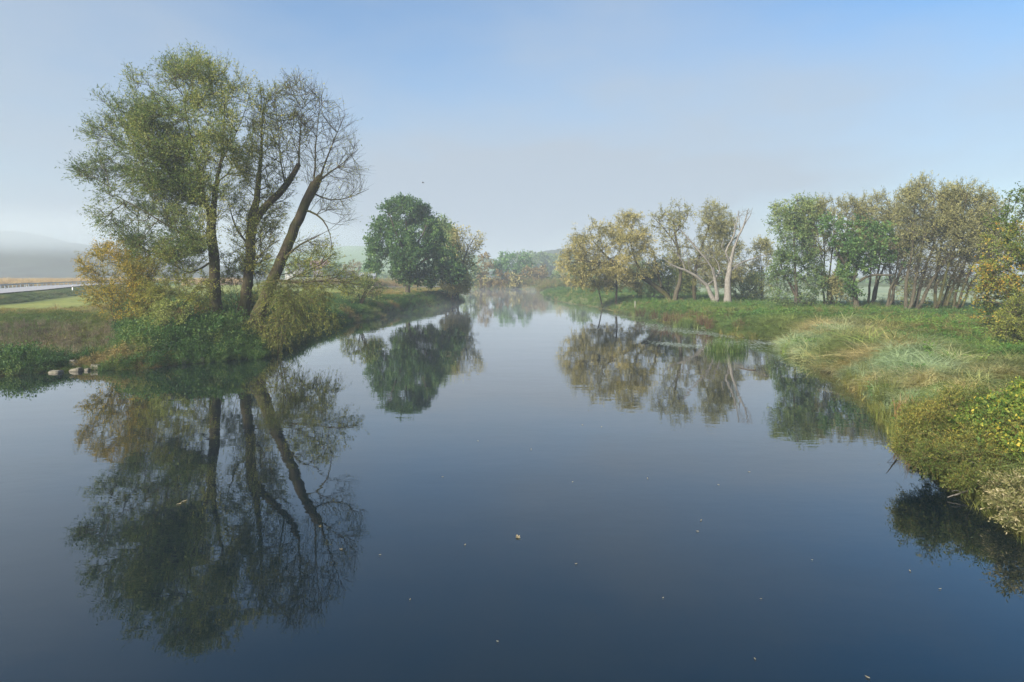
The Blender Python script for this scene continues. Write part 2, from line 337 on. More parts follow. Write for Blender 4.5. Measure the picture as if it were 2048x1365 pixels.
def crown_pts(polys, n_, Y, thick, rg, holes=0, hole_r=1.2, ys=None, clump=9, shrink=0):
    out_ = []
    area = [0.5 * abs(sum(p[i][0] * p[(i + 1) % len(p)][1] - p[(i + 1) % len(p)][0] * p[i][1] for i in range(len(p)))) for p in polys]
    for poly, ar in zip(polys, area):
        q = np.array(poly, float); k = max(4, int(n_ * ar / sum(area))); lo, hi = q.min(0), q.max(0)
        kc = max(3, int(k / clump)); c = rg.uniform(lo, hi, (kc * 8 + 40, 2)); c = c[inside(c, q)][:kc]
        d = seg_dist(c, q) * Y / F; off = rg.uniform(-1, 1, len(c)) * np.minimum(thick, 1.3 * d + .3)
        pick = rg.integers(0, len(c), k); sg = (.0095 * Y + .10) * rg.uniform(.5, 1.1, len(c))[pick]
        c = c[pick] + rg.normal(0, 1, (k, 2)) * (sg * F / Y)[:, None] * np.array([1, .75]); off = off[pick] + rg.normal(0, 1, k) * sg
        kp = inside(c, q) & (seg_dist(c, q) > shrink); c, off = c[kp], off[kp]
        YY = Y + off + (0 if ys is None else (c[:, 1] - ys[0]) * ys[1]); out_.append(np.c_[(c[:, 0] - 1024) / F * YY, YY, H - (c[:, 1] - YH) / F * YY])
    p = np.vstack(out_)
    if holes:
        hc = p[rg.integers(0, len(p), holes)] + rg.normal(0, .5, (holes, 3)); keep = np.ones(len(p), bool)
        for c in hc: keep &= np.linalg.norm(p - c, axis=1) > hole_r * rg.uniform(.6, 1.2)
        p = p[keep]
    return p
def plant(name, label, cat, Y, limbs, polys, n_attr, leaf, bark, group=None, thick=5, tw=4, twl=.8, nlf=9, lsz=(.16, .04), seed=1, a=.6, b=.35, up=0., holes=0, hole_r=1.2,
          leafdens=None, droop=0., spread=.55, rt=.014, step=.6, tan=.45, inner=.35, tintf=None, jit=.7, wood='trunk', crown_name='crown', r_draw=0, ys=None, clump=9, gclear=.15):
    rg = np.random.default_rng(seed)
    lw = []
    for lb in limbs:
        lw.append([np.r_[P(q[0], q[1], Y + (q[3] if len(q) > 3 else 0) + (0 if ys is None else (q[1] - ys[0]) * ys[1])), q[2] * (.70 * (.45 + .55 * min(1, q[2] / 12.)) if Y < 60 else .74) * Y / F] for q in lb])
    base = lw[0][0][:3].copy(); gz_ = float(ground_z([base[0]], [base[1]])[0])
    root = empty(name, (base[0], base[1], gz_)); tag(root, label, cat, group)
    at = crown_pts(polys, n_attr, Y, thick, rg, holes, hole_r, ys, clump, (.42 if name == 'willow_tree' and Y < 60 else .16) * twl * F / Y)
    at = at[at[:, 2] > np.maximum(ground_z(at[:, 0], at[:, 1]), 0) + gclear]
    PP, DD, PA, RR, nl, tips, ok = grow(lw, at, a, b, step, up, tan, seed)
    r = pipe(PA, RR, nl, rt)
    # sink the trunk feet into the soil
    roots = np.where(PA < 0)[0]
    for k in roots:
        g_ = float(ground_z([PP[k, 0]], [PP[k, 1]])[0]); PP[k, 2] = min(PP[k, 2], g_ - .15)
    v, f = wood_mesh(PP, DD, PA, r, r_draw)
    obj(wood, mesh(name + '_' + wood, v, f, bark, smooth=True), root)
    # twigs on every thin node
    thin = np.where((r < .05) & (np.arange(len(r)) >= nl) & (PP[:, 2] > .4))[0]
    wgt = np.where(np.isin(thin, tips), 1.0, inner); sel = thin[rg.random(len(thin)) < wgt]
    if leafdens is not None: dens = np.clip(leafdens(PP[sel]), 0, 1)
    else: dens = np.ones(len(sel))
    src = np.repeat(sel, tw); dn = np.repeat(dens, tw); m_ = len(src)
    td = nrm(DD[src] + rg.normal(0, spread, (m_, 3)) + np.array([0, 0, up * .6 - droop])); tl = twl * rg.uniform(.45, 1.25, m_)
    p0 = PP[src]; mid = p0 + td * (tl * .5)[:, None]; p1 = p0 + td * tl[:, None] + np.array([0, 0, -.25 * droop]) * tl[:, None]
    v, f = tubes(np.vstack([p0, mid]), np.vstack([mid, p1]), np.vstack([td, td]), np.vstack([td, td]), np.r_[np.full(m_, rt * .75), np.full(m_, rt * .5)], np.r_[np.full(m_, rt * .5), np.full(m_, rt * .2)], 3)
    V, Fc, MI, TI = [v], [f], [np.ones(len(f), int)], [np.zeros(len(f))]
    lt = np.repeat(np.arange(m_), nlf); keep = rg.random(len(lt)) < dn[lt]; lt = lt[keep]; t = rg.uniform(.1, 1.05, len(lt))[:, None]
    c = np.where(t < .5, p0[lt] * (1 - 2 * t) + mid[lt] * 2 * t, mid[lt] * (2 - 2 * t) + p1[lt] * (2 * t - 1)) + rg.normal(0, lsz[0] * .35, (len(lt), 3))
    v2, f2 = leaves(c, td[lt] + np.array([0, 0, -droop]), lsz[0], lsz[1], rg, jit)
    ti = .5 + rg.normal(0, .16, len(lt)) + rg.normal(0, .14, m_)[lt] + .12 * vnoise(c[:, 0] + c[:, 1] * .6, c[:, 2], 2.5, seed % 7)
    if tintf is not None: ti = ti + tintf(c)
    V.append(v2); Fc.append(f2 + len(v)); MI.append(np.zeros(len(f2), int)); TI.append(np.clip(ti, 0, 1))
    cr = obj(crown_name, mesh(name + '_crown', np.vstack(V), np.vstack(Fc), [leaf, bark], np.concatenate(MI), np.concatenate(TI)), root)
    if crown_name == 'twigs': cr['kind'] = 'stuff'
    STAT.append((name, len(f) * 2, len(f2) * 2)); return root
STAT = []
def stems(bx, by, poly, k, rpx, rg_seed=0, hfrac=.6):
    rg = random.Random(rg_seed); xs = [p[0] for p in poly]; ys = [p[1] for p in poly]; o = []
    for i in range(k):
        tx = rg.uniform(min(xs) + .12 * (max(xs) - min(xs)), max(xs) - .12 * (max(xs) - min(xs))); ty = by - (by - min(ys)) * hfrac * rg.uniform(.6, 1)
        dy = rg.uniform(-1.2, 1.2); b0 = bx + rg.uniform(-1, 1) * rpx * 4
        o.append([(b0, by, rpx * 1.3, dy * .3), (b0 * .7 + tx * .3 + rg.uniform(-4, 4), by * .6 + ty * .4, rpx, dy * .6), (tx, ty, rpx * .5, dy)])
    return o

W_GREEN = leaf_mat('willow_leaf_green', [(.03, .062, .02), (.075, .118, .036), (.145, .17, .052), (.26, .25, .075)])
W_OLIVE = leaf_mat('willow_leaf_olive', [(.05, .07, .017), (.11, .135, .03), (.19, .20, .045), (.33, .28, .055)])
Y_LEAF = leaf_mat('leaf_yellow', [(.07, .085, .018), (.16, .15, .025), (.30, .21, .028), (.42, .28, .04)])
O_LEAF = leaf_mat('oak_leaf', [(.018, .045, .020), (.035, .08, .030), (.06, .12, .035), (.11, .17, .05)])
G_LEAF = leaf_mat('willow_leaf_golden', [(.09, .095, .04), (.18, .17, .065), (.29, .255, .10), (.42, .36, .16)])
BR_LEAF = leaf_mat('willow_leaf_brown', [(.07, .078, .036), (.135, .14, .062), (.21, .20, .085), (.29, .28, .13)])
M_LEAF = leaf_mat('leaf_mid_green', [(.03, .065, .028), (.065, .115, .045), (.11, .16, .055), (.18, .21, .08)])
A_LEAF = leaf_mat('leaf_autumn', [(.045, .08, .018), (.095, .135, .026), (.18, .175, .035), (.33, .19, .035)])
R_LEAF = leaf_mat('leaf_russet', [(.07, .065, .03), (.13, .10, .04), (.18, .13, .055), (.23, .20, .09)])
F_GREEN = leaf_mat('far_leaf_green', [(.03, .07, .03), (.06, .13, .05), (.10, .19, .07), (.15, .24, .09)])

# --- the three big willows on the left bank
YA = 46.0
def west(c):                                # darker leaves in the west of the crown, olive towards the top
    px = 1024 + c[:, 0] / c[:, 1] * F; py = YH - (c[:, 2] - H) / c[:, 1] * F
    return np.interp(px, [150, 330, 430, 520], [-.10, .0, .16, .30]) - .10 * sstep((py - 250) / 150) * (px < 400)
plant('willow_tree', 'tallest leafy willow with upright trunk and green crown, leftmost of the three big bank willows', 'tree', YA,
      [[(433, 640, 19, 0), (430, 580, 15, 0), (428, 520, 14, 0), (424, 450, 12, 0), (428, 400, 9, 0), (445, 300, 5, .5), (450, 200, 2.4, 1)],
       [(424, 450, 9, 0), (405, 380, 7, -.3), (385, 290, 4.5, -.8), (365, 190, 2.5, -1)],
       [(426, 490, 7, 0), (370, 470, 5, -1), (300, 430, 3.5, -2), (230, 390, 2, -2)],
       [(415, 410, 6, .5), (340, 350, 4, 1), (270, 290, 2.5, 2)],
       [(428, 520, 5, 0), (380, 545, 4, 1), (330, 520, 3, 2), (280, 500, 2, 2.5)],
       [(440, 330, 4, .5), (480, 250, 2.5, 0), (500, 190, 1.5, 0)]],
      [[(350, 106), (392, 106), (440, 120), (470, 124), (500, 155), (520, 200), (525, 260), (515, 340), (480, 430), (410, 450), (330, 370), (270, 290), (245, 225), (250, 138), (305, 122)],
       [(188, 190), (225, 180), (285, 215), (380, 270), (450, 380), (430, 440), (340, 430), (250, 370), (195, 300), (160, 280), (160, 258), (200, 240)],
       [(138, 352), (155, 318), (205, 306), (290, 320), (400, 370), (460, 440), (430, 510), (345, 545), (265, 515), (212, 470), (165, 432), (190, 390)]],
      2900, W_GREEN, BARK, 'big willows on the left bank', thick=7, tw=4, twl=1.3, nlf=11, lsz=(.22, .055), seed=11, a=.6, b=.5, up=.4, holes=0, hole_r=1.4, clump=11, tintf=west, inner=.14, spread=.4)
def thin_b(p):
    px = 1024 + p[:, 0] / p[:, 1] * F; py = YH - (p[:, 2] - H) / p[:, 1] * F
    return np.interp(px, [480, 540, 575, 610], [.9, .8, .22, .12]) + .4 * sstep((py - 420) / 60)
plant('willow_tree', 'thin-crowned willow with a forked trunk standing between the other two big bank willows', 'tree', YA + 1.0,
      [[(482, 645, 20, 0), (490, 600, 15, 0), (500, 530, 13, 0), (503, 450, 13, 0), (512, 400, 10, 0), (520, 330, 7, .5), (524, 260, 4, .5), (528, 200, 2, 1)],
       [(505, 445, 12, 0), (535, 410, 11, -.3), (570, 372, 10, -.5), (598, 328, 8, -.5)],
       [(598, 330, 4, -.5), (600, 270, 3, -.3), (606, 200, 1.6, 0)],
       [(570, 372, 4, -.5), (560, 310, 3, -.3), (556, 240, 1.6, 0)],
       [(502, 500, 5, 0), (470, 450, 4, 1), (455, 400, 2, 1.5)],
       [(500, 540, 4, 0), (530, 500, 3, -1.5), (560, 480, 2, -2)]],
      [[(505, 150), (530, 175), (548, 160), (575, 148), (610, 138), (640, 165), (640, 260), (610, 330), (590, 400), (560, 470), (540, 560), (480, 560), (455, 470), (470, 380), (490, 280)]],
      1300, W_OLIVE, BARK, 'big willows on the left bank', thick=4.5, clump=2.5, tw=3, twl=1.0, nlf=8, lsz=(.20, .05), seed=12, a=.6, b=.7, up=.5, leafdens=thin_b, inner=.12, spread=.4, rt=.016)
def thin_c(p):
    px = 1024 + p[:, 0] / p[:, 1] * F; py = YH - (p[:, 2] - H) / p[:, 1] * F
    return .07 + .9 * sstep((py - 470) / 50)
plant('willow_tree', 'nearly bare willow leaning right over the bank with fanned shoots on its pollard head', 'tree', YA + .4,
      [[(508, 650, 22, 0), (535, 585, 17, 0), (562, 520, 15, 0), (590, 455, 14, 0), (612, 405, 13, 0), (630, 368, 14, 0), (642, 352, 9, 0)],
       [(640, 355, 5, 0), (660, 300, 3.4, -.3), (690, 230, 1.6, -.6)],
       [(628, 370, 5, 0), (632, 290, 3.2, .3), (640, 200, 1.6, .6)],
       [(636, 360, 5, 0), (675, 335, 3, 0), (715, 300, 1.5, 0)],
       [(622, 385, 4, .2), (660, 400, 3, .4), (700, 395, 2.2, .2), (738, 378, 1.2, 0)],
       [(606, 415, 5, 0), (645, 440, 4, -.4), (660, 470, 2.5, -.6), (664, 505, 1.3, -.6)],
       [(560, 525, 6, 0), (600, 490, 4, -1), (640, 470, 2.4, -1.6)],
       [(545, 560, 5, 0), (600, 565, 4, -1), (660, 562, 3, -1.5), (720, 570, 1.4, -2)],
       [(575, 560, 3, -.6), (640, 530, 2.4, -1), (670, 505, 1.2, -1.2)]],
      [[(575, 165), (600, 150), (640, 160), (672, 195), (705, 208), (722, 270), (728, 320), (735, 350), (748, 380), (712, 412), (720, 440), (690, 470), (665, 440), (630, 430), (600, 400), (592, 330), (580, 250)],
       [(560, 480), (620, 455), (660, 470), (690, 520), (735, 560), (700, 590), (640, 600), (580, 590), (560, 540)]],
      1500, W_OLIVE, BARK, 'big willows on the left bank', thick=4.5, clump=1.6, tw=2, twl=1.1, nlf=9, lsz=(.20, .05), seed=13, a=.55, b=.8, up=.35, leafdens=thin_c, inner=.05, spread=.22, rt=.011, tan=.5)
# shrubs below them
yp = [(150, 520), (175, 500), (205, 480), (240, 470), (290, 490), (310, 540), (310, 620), (250, 645), (190, 620), (165, 590), (160, 555)]
plant('shrub', 'golden yellow leaved willow shrub at the left foot of the big willows', 'shrub', 47, stems(235, 640, yp, 7, 2.2, 1), [yp], 820, Y_LEAF, BARK_Y,
      thick=2.6, tw=4, twl=.7, nlf=8, lsz=(.15, .055), seed=21, a=.5, b=.25, up=.15, inner=.2, holes=10, hole_r=.7)
yp = [(270, 500), (330, 478), (400, 480), (430, 530), (440, 600), (430, 645), (330, 650), (270, 630), (255, 560)]
plant('shrub', 'olive green willow shrub filling the space under the tallest willow', 'shrub', 46.5, stems(355, 645, yp, 8, 2.2, 2), [yp], 850, W_OLIVE, BARK_Y,
      thick=2.6, tw=4, twl=.7, nlf=9, lsz=(.16, .05), seed=22, a=.5, b=.25, up=.1, inner=.2, holes=8, hole_r=.7)
yp = [(440, 500), (480, 490), (520, 520), (540, 560), (520, 620), (470, 635), (440, 620)]
plant('shrub', 'shady olive thicket seen between two of the big willow trunks', 'shrub', 48.5, stems(480, 635, yp, 5, 1.8, 3), [yp], 230, W_GREEN, BARK_Y,
      thick=1.5, tw=4, twl=.7, nlf=8, lsz=(.16, .05), seed=23, a=.5, b=.25, inner=.2)
yp = [(515, 590), (530, 560), (560, 548), (600, 565), (640, 560), (668, 590), (655, 615), (690, 640), (660, 655), (620, 650), (590, 675), (560, 690), (520, 680), (500, 640), (500, 610)]
plant('shrub', 'drooping yellow-green willow suckers at the foot of the leaning willow', 'shrub', 44.6, stems(560, 670, yp, 8, 1.6, 4, .75), [yp], 520, W_OLIVE, BARK_Y,
      thick=2.2, tw=4, twl=1.0, nlf=9, lsz=(.17, .042), seed=24, a=.5, b=.25, inner=.2, droop=.7, spread=.4, holes=8, hole_r=.6, tintf=lambda c: -.2)
yp = [(295, 625), (330, 600), (375, 600), (390, 625), (370, 650), (310, 655)]
plant('shrub', 'low pale lime green shrub in front of the olive shrub', 'shrub', 43, stems(340, 662, yp, 5, 1.2, 5), [yp], 150,
      leaf_mat('leaf_lime', [(.08, .11, .03), (.15, .18, .05), (.26, .28, .09)]), BARK_Y, thick=1.2, tw=4, twl=.35, nlf=7, lsz=(.12, .07), seed=25, inner=.2)
# bare bush further along the bank
yp = [(680, 575), (700, 552), (740, 550), (765, 558), (775, 580), (758, 595), (700, 598), (683, 590)]
plant('shrub', 'round half-bare bush with many thin stems, alone on the bank edge left of the oak', 'shrub', 82, stems(722, 612, yp, 12, .9, 6, .9), [yp], 300, W_GREEN, BARK,
      thick=2.5, tw=3, twl=.6, nlf=4, lsz=(.26, .12), seed=26, inner=.1, a=.8, b=.3, rt=.02)

# --- oak and neighbours
op = [(760, 410), (785, 402), (805, 395), (835, 400), (862, 420), (868, 445), (880, 470), (905, 500), (925, 545), (920, 562), (885, 560), (868, 572), (835, 568), (800, 566), (765, 550), (732, 535), (735, 505), (730, 480), (745, 462), (740, 440), (762, 430)]
plant('oak_tree', 'broad dense dark green oak with a short trunk standing on the left bank', 'tree', 112,
      [[(815, 590, 7.5, 0), (816, 572, 6, 0), (818, 540, 5.5, 0), (815, 490, 4, 0), (812, 440, 2, 0)], [(817, 555, 3.5, 0), (850, 520, 2.5, -1), (890, 510, 1.2, -1)],
       [(817, 545, 3.5, 0), (780, 510, 2.5, 1), (750, 490, 1.2, 2)], [(816, 510, 3, 0), (845, 470, 2, -2), (855, 440, 1, -2)], [(815, 520, 3, 0), (790, 460, 2, -3), (780, 430, 1, -3)]],
      [op], 2000, O_LEAF, BARK_D, thick=8, tw=4, twl=1.2, nlf=10, lsz=(.38, .25), seed=31, a=.5, b=.3, holes=28, hole_r=1.6, clump=16, inner=.06, spread=.8, step=1.2, jit=1.2)
plant('tree', 'slender grey green tree whose top shows right behind the oak', 'tree', 135,
      [[(893, 588, 3, 0), (890, 540, 2.4, 0), (888, 480, 1.5, 0), (885, 450, .8, 0)]],
      [[(870, 440), (885, 434), (905, 450), (913, 480), (922, 515), (918, 545), (890, 552), (870, 540), (865, 490)]],
      420, M_LEAF, BARK_D, thick=5, tw=4, twl=1.2, nlf=8, lsz=(.55, .3), seed=32, tintf=lambda c: .12, inner=.1, spread=.8, step=1.2, jit=1.2, holes=8)
plant('tree', 'tall thin straw-yellow tree with bare limbs leaning right, behind the oak by the water', 'tree', 128,
      [[(915, 592, 3.2, 0), (920, 555, 2.6, 0), (928, 520, 2, 0), (940, 490, 1.4, 0), (955, 468, .7, 0)], [(922, 550, 1.6, 0), (940, 535, 1.2, 0), (962, 520, .6, 0)], [(926, 530, 1.4, 0), (918, 490, 1, 0), (915, 462, .6, 0)]],
      [[(900, 462), (925, 455), (945, 456), (965, 468), (962, 490), (945, 520), (945, 550), (920, 545), (905, 520), (902, 490)]],
      330, G_LEAF, BARK_G, thick=4, tw=3, twl=1.2, nlf=5, lsz=(.5, .2), seed=33, inner=.12, up=.4, step=1.1, holes=10, rt=.03)
yp = [(885, 560), (900, 545), (920, 540), (938, 550), (943, 570), (932, 586), (905, 590), (886, 580)]
plant('shrub', 'rusty olive shrub hanging to the water at the river end of the oak', 'shrub', 122, stems(908, 598, yp, 6, .8, 7), [yp], 300, G_LEAF, BARK_D, thick=3, tw=4, twl=.9, nlf=7, lsz=(.5, .25), seed=34, inner=.15, step=1.0, tintf=lambda c: .22)

# --- far bank across the bend
def far_tree(lab, px, top, w_, col, seed, Y=245, base=572, cat='tree', group='trees on the far bank at the bend', nm='tree', n_=170, gap=6):
    k = w_ / 2; hgt = base - top
    poly = [(px - k * .5, top + hgt * .08), (px, top), (px + k * .55, top + hgt * .06), (px + k, top + hgt * .35), (px + k * .95, top + hgt * .7), (px + k * .6, base - 2), (px - k * .6, base - 2), (px - k, top + hgt * .65), (px - k * .9, top + hgt * .3)]
    return plant(nm, lab, cat, Y, [[(px, base + 3, 1.6, 0), (px + 1, base - hgt * .4, 1.0, 0), (px, base - hgt * .75, .5, 0)]], [poly], n_, col, BARK_D, group, thick=k * Y / F, tw=4, twl=1.6, nlf=7, lsz=(.85, .5), seed=seed, inner=.1, spread=.9, step=2.0, jit=1.2, rt=.04, holes=gap, hole_r=1.6)
far_tree('thin brownish tree on the far bank, left of the green pair', 968, 508, 34, R_LEAF, 41, 240, n_=160, gap=14)
far_tree('pale yellow upright bush on the far bank below the thin brownish tree', 961, 541, 22, G_LEAF, 42, 236, 574, 'shrub', nm='shrub', n_=90)
far_tree('broad round green tree on the far bank', 1012, 505, 50, F_GREEN, 43, 250, n_=230)
far_tree('smaller pointed green tree right against the broad round green one on the far bank', 1050, 507, 30, F_GREEN, 44, 252, n_=150)
far_tree('orange brown bush low on the far bank under the broad round green tree', 1003, 540, 30, R_LEAF, 45, 238, 574, 'shrub', nm='shrub', n_=110)
far_tree('olive bush by the waterline between the two orange bushes of the far bank', 1030, 550, 22, G_LEAF, 46, 237, 574, 'shrub', nm='shrub', n_=80)
far_tree('russet bush low on the far bank under the pointed green tree', 1058, 536, 34, R_LEAF, 47, 240, 574, 'shrub', nm='shrub', n_=120)
far_tree('rounded brown tree before the blue wood on the far bank', 1078, 530, 30, R_LEAF, 48, 246, n_=110)
far_tree('dull green bush at the right end of the far bank row', 1100, 538, 34, M_LEAF, 49, 243, 574, 'shrub', nm='shrub', n_=110)
far_tree('sandy brown tree rising behind the tip of the right bank', 1122, 524, 30, G_LEAF, 50, 256, n_=110)
far_tree('green tree half hidden by the shrub at the left end of the far bank', 940, 520, 30, M_LEAF, 51, 215, n_=110)
for i, (x, t, w_, lm) in enumerate([(1165, 530, 60, M_LEAF), (1290, 520, 60, M_LEAF), (1400, 518, 90, M_LEAF)]):
    far_tree(['misty green tree far behind the golden willow', 'misty green tree seen through the gap beside the V-shaped trunk', 'wide misty tree far behind the bleached dead tree'][i], x, t, w_, lm, 60 + i, 190 + i * 5, 576, group='misty trees far behind the right bank', n_=150)
# misty trees left, seen under the bare willow and by the oak
for i, (x, t, w_, lm, Yy, lab) in enumerate([(705, 524, 36, R_LEAF, 270, 'hazy orange tree at the foot of the meadow hill beside the oak'), (668, 528, 44, F_GREEN, 260, 'hazy green tree at the meadow edge under the bare willow limbs'),
                                             (740, 532, 40, F_GREEN, 240, 'hazy green tree just left of the oak crown'), (600, 520, 50, F_GREEN, 280, 'hazy green tree seen between the middle and leaning willows')]):
    far_tree(lab, x, t, w_, lm, 70 + i, Yy, 562, group='hazy trees across the left meadow', n_=120)

# --- right bank willows
plant('willow_tree', 'big golden willow leaning left over the river, leftmost on the right bank', 'tree', 98,
      [[(1342, 597, 8, 0), (1320, 580, 6.5, 0), (1290, 560, 5.5, 0), (1250, 540, 4, 0), (1215, 515, 3, 0), (1185, 480, 1.5, 0)],
       [(1300, 566, 4, 0), (1270, 520, 3, 1), (1260, 470, 1.8, 1)], [(1232, 528, 3, 0), (1190, 525, 2, -2), (1150, 520, 1.2, -2)], [(1325, 582, 4, 0), (1315, 540, 3, 1.5), (1305, 500, 1.5, 1.5)]],
      [[(1120, 545), (1117, 505), (1142, 490), (1140, 462), (1170, 450), (1195, 432), (1225, 440), (1250, 426), (1272, 426), (1285, 450), (1305, 470), (1318, 500), (1325, 540), (1290, 555), (1240, 560), (1200, 545), (1170, 570), (1130, 572)]],
      1300, G_LEAF, BARK, 'willows on the right bank', thick=7, tw=4, twl=1.3, nlf=12, lsz=(.32, .09), seed=81, a=.6, b=.3, holes=28, hole_r=1.5, inner=.1, step=1.0, rt=.02, droop=.15)
plant('willow_tree', 'small golden willow with a pale double stem under the big leaning one', 'tree', 104,
      [[(1232, 592, 3, 0), (1233, 560, 2.2, 0), (1228, 535, 1.2, 0)], [(1205, 588, 2, 1), (1190, 570, 1.6, 1), (1180, 550, 1, 1)]],
      [[(1165, 545), (1200, 530), (1250, 535), (1280, 560), (1285, 588), (1230, 580), (1180, 585), (1165, 570)]], 420, G_LEAF, BARK_G, 'willows on the right bank', thick=4, tw=4, twl=1.0, nlf=8, lsz=(.36, .13), seed=82, inner=.12, step=1.0, holes=8, rt=.02)
plant('willow_tree', 'airy high-topped willow rising from a V-shaped trunk beside the big golden one', 'tree', 94,
      [[(1348, 597, 7, 0), (1358, 570, 5.5, 0), (1362, 530, 4, 0), (1352, 480, 3, 0), (1346, 440, 1.6, 0)], [(1354, 490, 2, 0), (1330, 460, 1.4, -.5), (1312, 440, .8, -.5)], [(1350, 470, 1.8, 0), (1372, 440, 1, .5)]],
      [[(1300, 450), (1305, 425), (1330, 408), (1350, 402), (1378, 415), (1388, 435), (1370, 460), (1385, 500), (1370, 540), (1330, 540), (1325, 490)]],
      430, BR_LEAF, BARK_G, 'willows on the right bank', thick=4, tw=3, twl=1.1, nlf=7, lsz=(.34, .12), seed=83, a=.9, b=.2, up=.3, inner=.1, holes=14, step=1.0, rt=.022)
plant('willow_tree', 'dense olive-brown willow standing right behind the bleached dead tree', 'tree', 95,
      [[(1390, 597, 5, 0), (1388, 560, 4.5, 0), (1398, 510, 3.5, 0), (1415, 460, 2, 0), (1425, 425, 1, 0)], [(1392, 540, 3, 0), (1440, 500, 2, 1), (1480, 470, 1, 1)]],
      [[(1395, 480), (1400, 440), (1403, 410), (1425, 402), (1450, 412), (1468, 440), (1470, 480), (1500, 500), (1500, 560), (1440, 575), (1380, 570), (1370, 530), (1385, 500)]],
      1000, BR_LEAF, BARK, 'willows on the right bank', thick=5, tw=4, twl=1.2, nlf=12, lsz=(.30, .085), seed=84, a=.7, b=.25, inner=.1, holes=18, step=1.0, rt=.02, up=.2)
yp = [(1290, 560), (1310, 520), (1350, 505), (1380, 540), (1390, 580), (1350, 592), (1300, 585)]
plant('shrub', 'dark shaded thicket behind the V-shaped willow trunk', 'shrub', 103, stems(1340, 594, yp, 6, .9, 8), [yp], 420, W_GREEN, BARK, thick=4, tw=4, twl=1.0, nlf=8, lsz=(.36, .14), seed=85, inner=.12, step=1.0)
# dead bleached tree
dead = [[(1457, 616, 13, 0), (1455, 590, 9, 0), (1456, 560, 7.8, 0), (1460, 528, 8, 0), (1464, 510, 5.5, 0), (1476, 475, 4, 0), (1486, 455, 3, 0), (1494, 430, 2, 0), (1497, 417, 1, 0)],
        [(1432, 612, 8, .4), (1422, 590, 6, .5), (1415, 572, 5, .5), (1400, 558, 4.2, .4), (1380, 546, 3.6, .3), (1360, 537, 3, .2), (1340, 528, 2, 0), (1322, 514, 1, 0)],
        [(1436, 612, 7, -.3), (1433, 585, 5, -.5), (1430, 560, 4, -.7), (1426, 536, 3.2, -.8)],
        [(1460, 525, 4.5, 0), (1452, 505, 3.6, -.4), (1468, 470, 3, -.6), (1470, 450, 1.8, -.7), (1464, 435, 1, -.7)], [(1468, 468, 2.4, -.6), (1474, 445, 2, -.6), (1477, 422, 1.2, -.6)],
        [(1480, 466, 2.6, 0), (1478, 450, 2, .3), (1479, 432, 1, .4)], [(1488, 450, 2, 0), (1500, 432, 1.4, .2), (1505, 416, .7, .3)], [(1493, 434, 1.6, 0), (1501, 422, 1, 0)],
        [(1372, 543, 2.6, .2), (1366, 525, 2, .2), (1355, 510, 1.4, .2), (1345, 500, .8, .2)], [(1418, 574, 2.8, .5), (1440, 540, 2, .8), (1428, 515, 1.4, .8)],
        [(1430, 560, 3, -.7), (1423, 535, 2.8, -1), (1408, 515, 3.4, -1.1), (1392, 495, 3.6, -1.2), (1380, 480, 2.8, -1.2), (1366, 466, 2.2, -1.2), (1356, 455, 1.2, -1.2)],
        [(1458, 545, 4, 0), (1475, 530, 3, .8), (1500, 520, 2.4, 1.4), (1535, 508, 1.3, 2)], [(1452, 510, 2, -.4), (1443, 495, 1.6, -.6), (1447, 480, 1, -.6)]]
dead = [[(q[0], q[1], q[2] * (1 if q[1] > 535 else .72), q[3]) for q in lb_] for lb_ in dead]
plant('dead_tree', 'bleached dead tree with bare forked limbs standing on the right bank', 'tree', 86.7, dead,
      [[(1470, 535), (1505, 512), (1540, 500), (1545, 515), (1500, 535)], [(1325, 520), (1350, 505), (1380, 530), (1370, 545), (1335, 535)], [(1462, 440), (1470, 425), (1508, 412), (1505, 440), (1480, 460)], [(1340, 500), (1380, 470), (1430, 500), (1500, 530), (1480, 570), (1400, 560)]],
      230, BR_LEAF, BARK_P, thick=1.5, tw=2, twl=.7, nlf=1, lsz=(.3, .12), seed=86, a=.8, b=.2, inner=.1, step=.8, rt=.02, leafdens=lambda p: .35 * (p[:, 0] > 32.5) * (p[:, 2] < 12), crown_name='twigs')
# behind / between
for i, (px, poly, lm, Yv, lab, na_) in enumerate([
        (1522, [(1505, 500), (1518, 475), (1538, 478), (1548, 510), (1545, 580), (1510, 590), (1500, 550)], BR_LEAF, 104, 'small grey-brown tree in the gap right of the dead tree', 260),
        (1490, [(1455, 560), (1480, 545), (1520, 550), (1540, 570), (1535, 598), (1470, 600)], W_GREEN, 100, 'low dark green thicket right behind the dead tree base', 260),
        (1300, [(1270, 575), (1295, 565), (1320, 572), (1325, 596), (1280, 598)], M_LEAF, 108, 'low leafy bush behind the small golden willow', 120)]):
    plant('shrub' if i else 'tree', lab, 'shrub' if i else 'tree', Yv, stems(px, 600, poly, 5, 1.0, 20 + i, .8), [poly], na_, lm, BARK, thick=3, tw=4, twl=1.0, nlf=7, lsz=(.36, .14), seed=90 + i, inner=.12, step=1.0, rt=.02, holes=6 - i)
YR = 76.0
